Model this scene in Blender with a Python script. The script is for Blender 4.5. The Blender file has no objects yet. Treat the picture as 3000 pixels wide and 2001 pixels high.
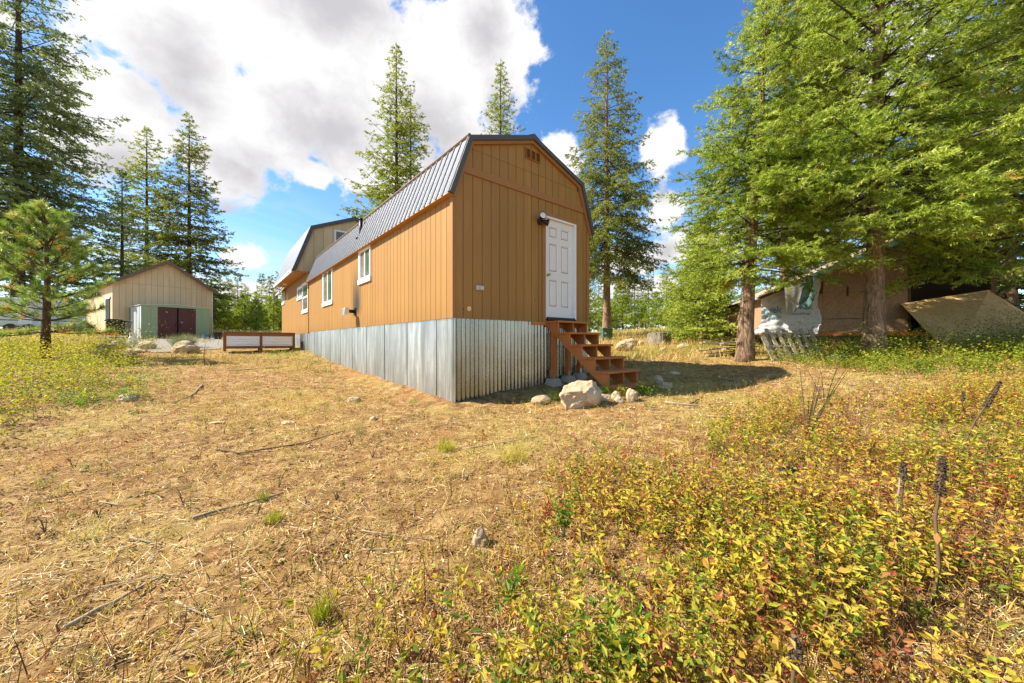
import bpy, math, random
import numpy as np
from mathutils import Vector, Matrix, noise as mnoise

R = math.radians
sc = bpy.context.scene
col = sc.collection
rng = np.random.default_rng(7)
random.seed(7)

# ------------------------------------------------------------------ camera (eye at the origin, looking along +Y)
cam = bpy.data.cameras.new('camera'); camo = bpy.data.objects.new('camera', cam); col.objects.link(camo)
cam.sensor_width = 36; cam.lens = 12.78; cam.clip_start = .05; cam.clip_end = 3000
camo.location = (0, 0, 0); camo.rotation_euler = (R(90), 0, 0)
sc.camera = camo

# ------------------------------------------------------------------ light
SUN_EL = R(43)
SUN_TRAVEL = Vector((1.0, .0, -math.tan(SUN_EL) * 1.0)).normalized()
sun = bpy.data.lights.new('sun', 'SUN'); suno = bpy.data.objects.new('sun', sun); col.objects.link(suno)
sun.energy = 5.0; sun.angle = R(.55); sun.color = (1.0, .93, .80)
suno.rotation_euler = SUN_TRAVEL.to_track_quat('-Z', 'Y').to_euler()
suno.location = (-20, 0, 30)
sc.view_settings.view_transform = 'Standard'; sc.view_settings.look = 'None'
sc.view_settings.gamma = 1; sc.view_settings.use_curve_mapping = False
sc.view_settings.exposure = 1.2
sc.cycles.max_bounces = 6; sc.cycles.diffuse_bounces = 3; sc.cycles.transmission_bounces = 3
sc.cycles.transparent_max_bounces = 6; sc.cycles.caustics_reflective = False; sc.cycles.caustics_refractive = False

# ------------------------------------------------------------------ sky with cumulus
world = bpy.data.worlds.new('World'); sc.world = world; world.use_nodes = True
wt = world.node_tree; wt.nodes.clear()
def wn(t, **k):
    n = wt.nodes.new(t)
    for a, b in k.items(): setattr(n, a, b)
    return n
def wm(op, a, b=None, c=None, clamp=False):
    n = wn('ShaderNodeMath', operation=op, use_clamp=clamp)
    for i, v in enumerate((a, b, c)):
        if v is None: continue
        if isinstance(v, (int, float)): n.inputs[i].default_value = v
        else: wt.links.new(v, n.inputs[i])
    return n.outputs[0]
def wsmooth(v, lo, hi):
    n = wn('ShaderNodeMapRange', interpolation_type='SMOOTHSTEP')
    wt.links.new(v, n.inputs[0]); n.inputs[1].default_value = lo; n.inputs[2].default_value = hi
    return n.outputs[0]
def wmixc(f, a, b):
    n = wn('ShaderNodeMix', data_type='RGBA')
    for s, v in ((n.inputs[0], f), (n.inputs[6], a), (n.inputs[7], b)):
        if isinstance(v, (tuple, float)): s.default_value = v
        else: wt.links.new(v, s)
    return n.outputs[2]
tc = wn('ShaderNodeTexCoord'); sep = wn('ShaderNodeSeparateXYZ'); wt.links.new(tc.outputs['Generated'], sep.inputs[0])
az = wm('ARCTAN2', sep.outputs[0], sep.outputs[1]); el = wm('ARCSINE', sep.outputs[2])
def wnoise(scale, detail, rough=.55, dist=0, w=0, zs=1.0):
    mp = wn('ShaderNodeMapping'); wt.links.new(tc.outputs['Generated'], mp.inputs[0]); mp.inputs['Scale'].default_value = (1, 1, zs)
    mp.inputs['Location'].default_value = (w, w * .7, w * .3)
    n = wn('ShaderNodeTexNoise'); wt.links.new(mp.outputs[0], n.inputs['Vector'])
    n.inputs['Scale'].default_value = scale; n.inputs['Detail'].default_value = detail
    n.inputs['Roughness'].default_value = rough; n.inputs['Distortion'].default_value = dist
    return n.outputs[0]
# cumulus: azimuth, elevation, half-widths, all in degrees
CL = [(-27, 33, 17, 12), (-42, 34, 9.5, 12), (-12, 35, 15, 10.5), (-2, 38.5, 7, 8), (-36, 26, 11, 7.5), (-21, 24, 9, 5.5), (-4, 46, 8, 7), (-26, 46, 20, 9),
      (-47, 23.5, 6, 5.5), (-28.5, 22, 4, 2.3), (-37.5, 20.8, 6.0, 5.0), (-49.5, 19.5, 4.5, 3.6), (-37, 10.6, 3.0, 2.0), (-36, 5.0, 8, 3.6),
      (7, 27, 4.4, 3.4), (22.5, 26, 3.4, 4.2), (23, 18.5, 3.6, 3.4), (28, 13, 8, 3.1), (18, 12, 5, 2.2), (23, 7.5, 9, 2.0), (12, 5, 6, 1.4),
      (45, 30, 9, 6), (58, 36, 11, 7), (70, 22, 8, 4), (52, 16, 8, 3), (88, 30, 12, 6), (110, 38, 14, 8), (120, 16, 9, 3.5), (140, 27, 10, 6), (165, 40, 13, 8),
      (-62, 30, 9, 6), (-75, 42, 12, 8), (-70, 14, 8, 3), (-95, 22, 10, 5), (-115, 36, 12, 8), (-135, 18, 9, 4), (-160, 30, 12, 7), (95, 11, 7, 2.5), (35, 48, 6, 4)]
def cloudfield(de):
    F = None
    for a0, e0, ra, re in CL:
        u = wm('MULTIPLY_ADD', az, 1 / R(ra), -R(a0) / R(ra))
        v = wm('MULTIPLY_ADD', el, 1 / R(re), -(R(e0) - R(de)) / R(re))
        d = wm('SUBTRACT', 1.0, wm('SQRT', wm('MULTIPLY_ADD', u, u, wm('MULTIPLY', v, v))))
        F = d if F is None else wm('SMOOTH_MAX', F, d, .12)
    return F
n1 = wnoise(3.4, 9, .60, .25, 3.1, 1.5)
n2 = wnoise(9.0, 8, .62, .1, 9.3, 1.3)
n3 = wnoise(24.0, 6, .6, .3, 15.7, 1.2)
nn = wm('ADD', wm('ADD', wm('MULTIPLY_ADD', n1, 1.3, -.65), wm('MULTIPLY_ADD', n2, 1.3, -.65)), wm('MULTIPLY_ADD', n3, 1.1, -.55))
cf = cloudfield(0)
f0 = wm('ADD', cf, wm('MULTIPLY', nn, wm('MULTIPLY_ADD', wsmooth(cf, .28, .7), -.8, 1.0)))
cover = wsmooth(f0, -.02, .34)
fup = wm('ADD', cloudfield(5.5), wm('MULTIPLY', nn, .45))
shade = wsmooth(fup, .22, 1.05)
cirrus = wm('MULTIPLY', wsmooth(wnoise(2.2, 7, .6, .8, 21.0, 5.0), .42, .70), wsmooth(el, R(26), R(3)))
sky = wn('ShaderNodeTexSky', sky_type='NISHITA'); sky.sun_disc = False
sky.sun_elevation = SUN_EL; sky.sun_rotation = R(270); sky.altitude = 700; sky.air_density = 1.0; sky.dust_density = .4; sky.ozone_density = 2.2
gm = wn('ShaderNodeHueSaturation'); wt.links.new(sky.outputs[0], gm.inputs['Color']); gm.inputs['Saturation'].default_value = 1.22
cwhite = (4.3, 4.25, 4.25, 1); cgrey = (2.55, 2.5, 2.6, 1)
ccol = wmixc(shade, cwhite, cgrey)
base = wmixc(wm('MULTIPLY', cirrus, .85), gm.outputs[0], (3.5, 3.6, 3.85, 1))
full = wmixc(cover, base, ccol)
bg = wn('ShaderNodeBackground'); bg.inputs[1].default_value = .112; wt.links.new(full, bg.inputs[0])
wo = wn('ShaderNodeOutputWorld'); wt.links.new(bg.outputs[0], wo.inputs[0])

# ================================================================== helpers
def g(x, y):
    """ground height (0 = eye level)"""
    x = np.asarray(x, float); y = np.asarray(y, float)
    yy = np.where(y < 25, np.maximum(y, -30), 25 + (np.minimum(y, 160) - 25) * .4)
    z = -1.39 + .06 * np.clip(x, -1, 26) + .05 * yy
    z = z + .025 * np.clip(-x - 5, 0, 22) + .03 * np.clip(y - 14, 0, 10) * np.clip((-x - 2) / 6, 0, 1)
    z = z + .022 * np.sin(x * 1.7 + 1.3 * np.sin(y * .9)) * np.sin(y * 1.31 + .7) + .012 * np.sin(x * 4.1 + y * 2.2) * np.sin(y * 3.7 - x * 1.9)
    far = np.clip((y - 30) / 60, 0, 1)
    return z + far * .5 * np.sin(x * .05 + 1) * np.sin(y * .04)
def gz(x, y): return float(g(x, y))
HX, HY, HA = -1.017, 6.262, math.atan2(.636, .772)
dx, dy = math.cos(HA), math.sin(HA)
def loc2w(s, t): return (HX + dx * s - dy * t, HY + dy * s + dx * t)
def w2loc(x, y): return ((x - HX) * dx + (y - HY) * dy, -(x - HX) * dy + (y - HY) * dx)

class MB:
    def __init__(self): self.v = []; self.f = []
    def add(self, v, f):
        n = len(self.v); self.v += [tuple(p) for p in v]; self.f += [tuple(i + n for i in q) for q in f]; return self
    def box(self, x0, x1, y0, y1, z0, z1):
        v = [(x, y, z) for x in (x0, x1) for y in (y0, y1) for z in (z0, z1)]
        return self.add(v, [(0, 1, 3, 2), (4, 6, 7, 5), (0, 4, 5, 1), (2, 3, 7, 6), (0, 2, 6, 4), (1, 5, 7, 3)])
    def prism(self, poly, fn, w0, w1):
        n = len(poly)
        v = [fn(u, q, w0) for u, q in poly] + [fn(u, q, w1) for u, q in poly]
        f = [tuple(range(n)), tuple(range(2 * n - 1, n - 1, -1))] + [(i, i + n, (i + 1) % n + n, (i + 1) % n) for i in range(n)]
        return self.add(v, f)
    def beam(self, p, q, w, h, up=(0, 0, 1)):
        p = Vector(p); q = Vector(q); d = (q - p).normalized(); up = Vector(up)
        a = d.cross(up)
        if a.length < 1e-4: a = d.cross(Vector((1, 0, 0)))
        a.normalize(); b = a.cross(d)
        v = [c + a * i * w / 2 + b * j * h / 2 for c in (p, q) for i, j in ((-1, -1), (1, -1), (1, 1), (-1, 1))]
        return self.add(v, [(0, 1, 2, 3), (7, 6, 5, 4), (0, 4, 5, 1), (1, 5, 6, 2), (2, 6, 7, 3), (3, 7, 4, 0)])
    def tube(self, pts, rad, n=8, cap=True, jit=0):
        pts = [Vector(p) for p in pts]; V = []; F = []
        ref = Vector((0, 0, 1)) if abs((pts[-1] - pts[0]).normalized().z) < .8 else Vector((1, 0, 0))
        for i, p in enumerate(pts):
            d = (pts[min(i + 1, len(pts) - 1)] - pts[max(i - 1, 0)]).normalized()
            a = d.cross(ref).normalized(); b = a.cross(d); r = rad[i] if hasattr(rad, '__len__') else rad
            for k in range(n):
                an = 2 * math.pi * k / n; rr = r * (1 + jit * random.uniform(-1, 1))
                V.append(p + a * math.cos(an) * rr + b * math.sin(an) * rr)
        for i in range(len(pts) - 1):
            for k in range(n): F.append((i * n + k, i * n + (k + 1) % n, (i + 1) * n + (k + 1) % n, (i + 1) * n + k))
        if cap: F += [tuple(range(n - 1, -1, -1)), tuple(range((len(pts) - 1) * n, len(pts) * n))]
        return self.add(V, F)
    def lathe(self, prof, c=(0, 0, 0), n=16):
        V = [(c[0] + r * math.cos(2 * math.pi * k / n), c[1] + r * math.sin(2 * math.pi * k / n), c[2] + z) for r, z in prof for k in range(n)]
        F = [(i * n + k, i * n + (k + 1) % n, (i + 1) * n + (k + 1) % n, (i + 1) * n + k) for i in range(len(prof) - 1) for k in range(n)]
        F += [tuple(range(n - 1, -1, -1)), tuple(range((len(prof) - 1) * n, len(prof) * n))]
        return self.add(V, F)
    def build(self, name, m, parent=None, smooth=False, kind=None):
        me = bpy.data.meshes.new(name); me.from_pydata(self.v, [], self.f); me.update()
        me.materials.append(M[m] if isinstance(m, str) else m)
        if smooth: me.polygons.foreach_set('use_smooth', [True] * len(me.polygons))
        o = bpy.data.objects.new(name, me); col.objects.link(o)
        if parent: o.parent = parent
        if kind: o['kind'] = kind
        return o
def recalc(o):
    import bmesh
    bm = bmesh.new(); bm.from_mesh(o.data); bmesh.ops.recalc_face_normals(bm, faces=bm.faces); bm.to_mesh(o.data); bm.free(); return o
def bevel(o, w, seg=2):
    m = o.modifiers.new('bevel', 'BEVEL'); m.width = w; m.segments = seg; m.limit_method = 'ANGLE'; return o
def tag(o, label, cat, group=None, kind=None):
    o['label'] = label; o['category'] = cat
    if group: o['group'] = group
    if kind: o['kind'] = kind
    return o
def thing(name, label, cat, loc=(0, 0, 0), rz=0, group=None):
    o = bpy.data.objects.new(name, None); col.objects.link(o); o.location = loc; o.rotation_euler = (0, 0, rz); o.empty_display_size = .2
    return tag(o, label, cat, group)
def part(name, parent):
    o = bpy.data.objects.new(name, None); col.objects.link(o); o.parent = parent; o.empty_display_size = .1; return o
def dup(o, parent, loc=None, rot=None):
    c = o.copy(); col.objects.link(c); c.parent = parent
    if loc is not None: c.location = loc
    if rot is not None: c.rotation_euler = rot
    return c
def tri_mesh(name, P, rnd, m, parent=None, kind=None):
    P = np.ascontiguousarray(P, dtype=np.float32); n = len(P)
    me = bpy.data.meshes.new(name); me.vertices.add(3 * n); me.vertices.foreach_set('co', P.ravel())
    me.loops.add(3 * n); me.loops.foreach_set('vertex_index', np.arange(3 * n, dtype=np.int32))
    me.polygons.add(n); me.polygons.foreach_set('loop_start', np.arange(0, 3 * n, 3, dtype=np.int32))
    at = me.attributes.new('rnd', 'FLOAT', 'FACE'); at.data.foreach_set('value', np.asarray(rnd, dtype=np.float32))
    me.update(calc_edges=True); me.materials.append(M[m])
    o = bpy.data.objects.new(name, me); col.objects.link(o)
    if parent: o.parent = parent
    if kind: o['kind'] = kind
    return o

# ------------------------------------------------------------------ materials
M = {}
def lin(r, g_, b): return tuple(((c / 255) / 12.92 if c / 255 <= .04045 else ((c / 255 + .055) / 1.055) ** 2.4) for c in (r, g_, b)) + (1,)
class NT:
    def __init__(self, name):
        self.m = bpy.data.materials.new(name); self.m.use_nodes = True; self.t = self.m.node_tree; self.t.nodes.clear(); M[name] = self.m
        self.out = self.n('ShaderNodeOutputMaterial')
    def n(self, t, **k):
        x = self.t.nodes.new(t)
        for a, b in k.items(): setattr(x, a, b)
        return x
    def l(self, a, b): self.t.links.new(a, b)
    def put(self, s, v):
        if hasattr(v, 'is_output'): self.l(v, s)
        else: s.default_value = v
    def coord(self, which='Object', scale=(1, 1, 1), rot=(0, 0, 0)):
        c = self.n('ShaderNodeTexCoord'); mp = self.n('ShaderNodeMapping'); self.l(c.outputs[which], mp.inputs[0])
        mp.inputs['Scale'].default_value = scale; mp.inputs['Rotation'].default_value = rot; return mp.outputs[0]
    def world(self, scale=(1, 1, 1)):
        c = self.n('ShaderNodeNewGeometry'); mp = self.n('ShaderNodeMapping'); self.l(c.outputs['Position'], mp.inputs[0]); mp.inputs['Scale'].default_value = scale; return mp.outputs[0]
    def noise(self, vec, scale, detail=5, rough=.55, dist=0):
        x = self.n('ShaderNodeTexNoise'); self.l(vec, x.inputs['Vector']); x.inputs['Scale'].default_value = scale
        x.inputs['Detail'].default_value = detail; x.inputs['Roughness'].default_value = rough; x.inputs['Distortion'].default_value = dist; return x.outputs[0]
    def ramp(self, f, stops, interp='LINEAR'):
        r = self.n('ShaderNodeValToRGB'); r.color_ramp.interpolation = interp; e = r.color_ramp.elements
        while len(e) < len(stops): e.new(.5)
        for q, (p, c) in zip(e, stops): q.position = p; q.color = c if len(c) == 4 else tuple(c) + (1,)
        self.l(f, r.inputs[0]); return r.outputs[0]
    def mix(self, f, a, b, mode='MIX'):
        x = self.n('ShaderNodeMix', data_type='RGBA', blend_type=mode)
        self.put(x.inputs[0], f); self.put(x.inputs[6], a); self.put(x.inputs[7], b); return x.outputs[2]
    def math(self, op, a, b=0.0, c=0.0, clamp=False):
        x = self.n('ShaderNodeMath', operation=op, use_clamp=clamp)
        for i, v in enumerate((a, b, c)): self.put(x.inputs[i], v)
        return x.outputs[0]
    def smooth(self, v, lo, hi):
        x = self.n('ShaderNodeMapRange', interpolation_type='SMOOTHSTEP'); self.put(x.inputs[0], v); x.inputs[1].default_value = lo; x.inputs[2].default_value = hi; return x.outputs[0]
    def bump(self, h, s=.3, d=.01):
        b = self.n('ShaderNodeBump'); self.put(b.inputs['Height'], h); b.inputs['Strength'].default_value = s; b.inputs['Distance'].default_value = d; return b.outputs[0]
    def bsdf(self, color, rough=.7, metal=0., normal=None, spec=.4):
        p = self.n('ShaderNodeBsdfPrincipled'); self.put(p.inputs['Base Color'], color); self.put(p.inputs['Roughness'], rough); self.put(p.inputs['Metallic'], metal)
        p.inputs['Specular IOR Level'].default_value = spec
        if normal is not None: self.l(normal, p.inputs['Normal'])
        self.l(p.outputs[0], self.out.inputs[0]); return p
def hsv(m, c, h=.5, s=1., v=1.):
    x = m.n('ShaderNodeHueSaturation'); m.put(x.inputs['Color'], c); m.put(x.inputs['Hue'], h); m.put(x.inputs['Saturation'], s); m.put(x.inputs['Value'], v); return x.outputs[0]
def scale_c(c, k): return tuple(x * k for x in c[:3]) + (1,)

def simple(name, c, rough=.7, metal=0., var=.15, sc_=6., bump=.0, spec=.4):
    m = NT(name); v = m.coord('Object')
    f = m.noise(v, sc_, 6, .6)
    cc = m.mix(f, scale_c(c, 1 - var), scale_c(c, 1 + var))
    m.bsdf(cc, rough, metal, m.bump(m.noise(v, sc_ * 6, 6, .65), bump, .02) if bump else None, spec)
def siding(name, c, soot=False):
    m = NT(name); v = m.coord('Object', (14, 14, .55)); w = m.world()
    oi = m.n('ShaderNodeObjectInfo')
    grain = m.noise(v, 5, 7, .65, .6); blot = m.noise(w, 1.1, 5, .6)
    cc = m.mix(grain, scale_c(c, .82), scale_c(c, 1.12))
    streak = m.noise(m.world((6, 6, .5)), 1.3, 5, .6, .3); zz = m.n('ShaderNodeSeparateXYZ'); m.l(w, zz.inputs[0])
    cc = m.mix(m.math('MULTIPLY', blot, .6), cc, scale_c(c, .72)); cc = m.mix(m.math('MULTIPLY', m.smooth(streak, .52, .72), .30), cc, scale_c(c, 1.35))
    cc = m.mix(m.math('MULTIPLY', m.smooth(m.math('ADD', zz.outputs[2], m.math('MULTIPLY_ADD', blot, .5, -.25)), .85, .40), .28), cc, scale_c(c, .55))
    cc = hsv(m, cc, .5, 1., m.math('MULTIPLY_ADD', oi.outputs['Random'], .12, .94))
    knots = m.smooth(m.noise(m.coord('Object', (30, 30, 11)), 1.2, 3, .5), .70, .80)
    cc = m.mix(m.math('MULTIPLY', knots, .35), cc, scale_c(c, .5))
    if soot:
        # soot left by the stove exhaust: streaks rising up the boards above it
        g0 = m.n('ShaderNodeNewGeometry'); d = m.n('ShaderNodeVectorMath', operation='SUBTRACT'); m.l(g0.outputs['Position'], d.inputs[0])
        x, y = loc2w(0, 5.45); d.inputs[1].default_value = (x, y, .86)
        dt = m.n('ShaderNodeVectorMath', operation='DOT_PRODUCT'); m.l(d.outputs[0], dt.inputs[0]); dt.inputs[1].default_value = (-dy, dx, 0)
        sp = m.n('ShaderNodeSeparateXYZ'); m.l(d.outputs[0], sp.inputs[0])
        nz = m.noise(m.world((5, 5, .8)), 1.6, 5, .6)
        tt = m.math('ABSOLUTE', m.math('ADD', dt.outputs['Value'], m.math('MULTIPLY_ADD', nz, .5, -.25)))
        lat = m.smooth(tt, .62, .04)
        ver = m.math('MULTIPLY', m.smooth(sp.outputs[2], -.22, .12), m.smooth(sp.outputs[2], 1.5, .15))
        cc = m.mix(m.math('MULTIPLY', m.math('MULTIPLY', lat, ver), .93), cc, (.018, .016, .014, 1))
    m.bsdf(cc, .62, 0., m.bump(grain, .22, .004), .35)
BROWN = (.365, .188, .046, 1)
siding('brown_siding', BROWN); siding('brown_siding_soot', BROWN, True)
siding('beige_siding', (.66, .49, .27, 1)); siding('barn_siding', (.74, .55, .31, 1))
simple('brown_trim', (.33, .15, .04, 1), .6, var=.12, bump=.05)
simple('groove_brown', (.20, .088, .022, 1), .8)
simple('groove_beige', (.36, .24, .11, 1), .8)
simple('white_paint', (.80, .80, .78, 1), .45, var=.04, sc_=3)
simple('door_white', (.76, .75, .71, 1), .4, var=.05, sc_=2)
simple('dark_trim', (.075, .070, .068, 1), .5, .0, var=.2)
simple('roof_brown', (.16, .10, .055, 1), .6)
simple('black_metal', (.022, .02, .019, 1), .45, .3)
simple('bronze', (.045, .026, .017, 1), .4, .35)
simple('brass', (.55, .37, .10, 1), .3, .9)
simple('grey_plastic', (.50, .50, .48, 1), .5, var=.06)
simple('foam_plug', (.75, .52, .28, 1), .9)
simple('concrete', (.40, .35, .26, 1), .9, var=.25, sc_=9, bump=.5)
simple('black_plastic', (.012, .0125, .014, 1), .38)
simple('red_plastic', (.62, .02, .012, 1), .35)
simple('blue_plastic', (.02, .16, .30, 1), .4)
simple('tank_white', (.80, .80, .78, 1), .35, var=.06)
simple('transformer_green', (.055, .115, .062, 1), .5, var=.1)
simple('teal_metal', (.17, .33, .30, 1), .45, .2, var=.25)
simple('shed_green', (.30, .40, .235, 1), .5, var=.12, sc_=2)
simple('shed_stripe', (.03, .075, .12, 1), .5)
simple('shed_white', (.66, .68, .64, 1), .5)
simple('camper_skin', (.62, .66, .60, 1), .4, var=.06)
simple('dark_void', (.012, .010, .008, 1), .9)
simple('hose', (.35, .42, .40, 1), .5)
simple('wire', (.06, .06, .065, 1), .5)
simple('lens_glass', (.85, .84, .78, 1), .08, .25)
simple('pebble', (.42, .36, .27, 1), .9, var=.4, sc_=20)
def wood(name, c, rough=.65, var=.3, scale=(9, 9, 1.2)):
    m = NT(name); v = m.coord('Object', scale); oi = m.n('ShaderNodeObjectInfo')
    f = m.noise(v, 3.2, 7, .65, 1.2); f2 = m.noise(m.coord('Object'), 3, 4)
    cc = m.mix(f, scale_c(c, 1 - var), scale_c(c, 1 + var)); cc = m.mix(m.math('MULTIPLY', f2, .4), cc, scale_c(c, .6))
    cc = hsv(m, cc, .5, 1, m.math('MULTIPLY_ADD', oi.outputs['Random'], .3, .85))
    m.bsdf(cc, rough, 0, m.bump(f, .4, .006), .35)
wood('stair_wood', (.50, .17, .042, 1)); wood('planter_wood', (.30, .11, .028, 1)); wood('grey_wood', (.38, .31, .21, 1), .85, .35); wood('soffit_wood', (.42, .20, .06, 1))
wood('stick_wood', (.33, .26, .17, 1), .9, .4, (30, 30, 6)); wood('dark_wood', (.13, .075, .035, 1), .8)
def osb(name, c):
    m = NT(name); v = m.coord('Object')
    vo = m.n('ShaderNodeTexVoronoi'); mp = m.coord('Object', (1, 1.7, 1), (.3, .2, .7)); m.l(mp, vo.inputs['Vector']); vo.inputs['Scale'].default_value = 26
    r = m.ramp(vo.outputs['Color'], [(0, scale_c(c, .55)), (.5, c), (1, scale_c(c, 1.35))])
    cc = m.mix(m.noise(v, 2.0, 6, .6), scale_c(c, .55), r)
    m.bsdf(cc, .85, 0, m.bump(vo.outputs['Distance'], .2, .004))
osb('osb_weathered', (.44, .28, .165, 1)); osb('osb_fresh', (.74, .47, .18, 1))
def galv(name, shade_tone=False):
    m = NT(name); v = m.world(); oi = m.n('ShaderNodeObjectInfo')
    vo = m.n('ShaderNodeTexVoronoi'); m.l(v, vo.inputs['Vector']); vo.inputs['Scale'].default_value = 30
    streak = m.noise(m.world((3.0, 3.0, .35)), 2.2, 6, .6, .5); mottle = m.noise(v, 3.0 if shade_tone else 6, 3 if shade_tone else 6, .55)
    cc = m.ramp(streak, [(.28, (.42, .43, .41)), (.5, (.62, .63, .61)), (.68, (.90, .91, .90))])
    cc = m.mix(m.math('MULTIPLY', vo.outputs['Color'], .0 if shade_tone else .12), cc, (.40, .42, .42, 1))
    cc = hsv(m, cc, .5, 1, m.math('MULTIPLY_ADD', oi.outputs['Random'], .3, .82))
    if shade_tone: cc = m.mix(.72, cc, m.mix(mottle, (.13, .12, .09, 1), (.32, .30, .24, 1)))  # ground reflections and shade put into the front sheets' darker, browner colour
    ro = m.math('MULTIPLY_ADD', mottle, .22, .15 if shade_tone else .24)
    m.bsdf(cc, ro, .97 if shade_tone else .84, m.bump(m.noise(v, 3, 3), .12, .02))
galv('galvanized'); galv('galvanized_shade', True)
simple('bright_metal', (.88, .88, .87, 1), .32, .9, var=.05)
def roofmetal(name, c, rough):
    m = NT(name); v = m.world(); n_ = m.noise(v, 4, 5)
    cc = m.mix(n_, scale_c(c, .85), scale_c(c, 1.15)); m.bsdf(cc, m.math('MULTIPLY_ADD', n_, .1, rough), .55, None, .6)
roofmetal('roof_metal', (.105, .11, .125, 1), .36); roofmetal('roof_far', (.30, .31, .33, 1), .4)
def glass(name, c):
    m = NT(name); f = m.noise(m.coord('Object'), 1.6, 4)
    m.bsdf(m.mix(f, scale_c(c, .5), scale_c(c, 1.5)), .06, 0, None, .8)
glass('pane_dark', (.035, .05, .045, 1)); glass('pane_curtain', (.20, .17, .13, 1)); glass('pane_green', (.09, .14, .085, 1))
def maroon():
    m = NT('maroon_door'); v = m.coord('Object')
    peel = m.smooth(m.noise(v, 5.5, 5, .65, .4), .63, .67)
    c = m.mix(m.noise(v, 3, 5), (.075, .024, .020, 1), (.125, .042, .034, 1)); m.bsdf(m.mix(m.math('MULTIPLY', peel, .8), c, (.55, .50, .45, 1)), .55)
maroon()
def tarp(name, c, grid=False):
    m = NT(name); v = m.coord('Object'); f = m.noise(v, 4, 5)
    cc = m.mix(f, scale_c(c, .82), scale_c(c, 1.08))
    p = m.n('ShaderNodeBsdfDiffuse'); m.put(p.inputs[0], cc); m.l(m.bump(m.noise(m.coord('Object', (1, 1, 2)), 7, 5, .6), .5, .03), p.inputs['Normal'])
    t = m.n('ShaderNodeBsdfTranslucent'); m.put(t.inputs[0], cc); s = m.n('ShaderNodeMixShader'); s.inputs[0].default_value = .2
    m.l(p.outputs[0], s.inputs[1]); m.l(t.outputs[0], s.inputs[2]); m.l(s.outputs[0], m.out.inputs[0])
tarp('house_wrap', (.74, .74, .72, 1)); tarp('grey_tarp', (.40, .39, .34, 1)); tarp('teal_tarp', (.12, .22, .20, 1))
simple('print_blue', (.10, .30, .40, 1), .7)
def rockmat():
    m = NT('rock'); v = m.coord('Object'); oi = m.n('ShaderNodeObjectInfo')
    a = m.noise(v, 2.5, 8, .65, .4); b = m.noise(v, 14, 8, .7)
    cc = m.ramp(a, [(.3, (.34, .23, .12)), (.5, (.50, .38, .23)), (.7, (.64, .53, .36))])
    cc = m.mix(m.math('MULTIPLY', m.smooth(b, .55, .72), .55), cc, (.15, .13, .10, 1))
    cc = hsv(m, cc, .5, 1., m.math('MULTIPLY_ADD', oi.outputs['Random'], .3, .88))
    m.bsdf(cc, .9, 0, m.bump(m.math('ADD', b, m.math('MULTIPLY', m.noise(v, 45, 6, .7), .4)), .8, .03), .25)
rockmat()
def bark(name, c1, c2, sx=16, sz=3.5):
    m = NT(name); v = m.coord('Object', (sx, sx, sz)); a = m.noise(v, 1.1, 8, .7, .8); b = m.noise(m.coord('Object'), 2, 4)
    cc = m.mix(m.smooth(a, .35, .62), c1, c2); cc = m.mix(m.math('MULTIPLY', b, .5), cc, scale_c(c1, 1.1)); m.bsdf(cc, .95, 0, m.bump(a, 1.0, .05), .2)
bark('bark_fir', (.10, .06, .034, 1), (.42, .28, .17, 1)); bark('bark_dark', (.04, .03, .022, 1), (.13, .095, .065, 1)); bark('bark_pine', (.06, .038, .024, 1), (.21, .125, .07, 1), 22, 6)
bark('stump_wood', (.11, .085, .06, 1), (.36, .31, .24, 1), 20, 2)
def leafmat(name, stops, trans=.35, rough=.55):
    m = NT(name); a = m.n('ShaderNodeAttribute', attribute_name='rnd')
    cc = m.ramp(a.outputs['Fac'], stops)
    p = m.n('ShaderNodeBsdfPrincipled'); m.l(cc, p.inputs['Base Color']); p.inputs['Roughness'].default_value = rough; p.inputs['Specular IOR Level'].default_value = .25
    t = m.n('ShaderNodeBsdfTranslucent'); m.l(hsv(m, cc, .5, 1.05, 1.15), t.inputs[0]); s = m.n('ShaderNodeMixShader'); s.inputs[0].default_value = trans
    m.l(p.outputs[0], s.inputs[1]); m.l(t.outputs[0], s.inputs[2]); m.l(s.outputs[0], m.out.inputs[0])
leafmat('fir_near', [(0, (.09, .145, .018)), (.4, (.25, .335, .036)), (.75, (.42, .485, .06)), (.97, (.56, .60, .18)), (1, (.42, .22, .05))], .42)
leafmat('fir_blue', [(0, (.09, .13, .05)), (.45, (.19, .25, .085)), (.8, (.30, .36, .125)), (1, (.38, .40, .15))], .45)
leafmat('fir_far', [(0, (.08, .105, .022)), (.45, (.19, .22, .038)), (.8, (.30, .32, .056)), (1, (.38, .36, .09))], .45)
leafmat('larch', [(0, (.11, .155, .014)), (.5, (.26, .31, .022)), (.85, (.38, .40, .03)), (1, (.43, .37, .05))], .45)
leafmat('pine', [(0, (.12, .20, .032)), (.4, (.25, .36, .055)), (.75, (.39, .47, .10)), (.92, (.55, .58, .27)), (1, (.55, .34, .08))], .4, .35)
leafmat('young_pine', [(0, (.11, .17, .018)), (.5, (.23, .30, .028)), (1, (.35, .39, .05))], .45)
leafmat('shrub_leaf', [(0, (.10, .17, .018)), (.2, (.27, .29, .026)), (.42, (.48, .40, .038)), (.6, (.56, .38, .05)), (.74, (.44, .22, .05)), (.88, (.26, .105, .04)), (1, (.33, .065, .035))], .38)
leafmat('green_leaf', [(0, (.09, .19, .012)), (.5, (.17, .32, .02)), (1, (.33, .42, .035))], .4)
leafmat('bramble_leaf', [(0, (.09, .15, .014)), (.45, (.21, .27, .022)), (.8, (.38, .38, .035)), (.95, (.50, .38, .04)), (1, (.30, .10, .03))], .4)
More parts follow.
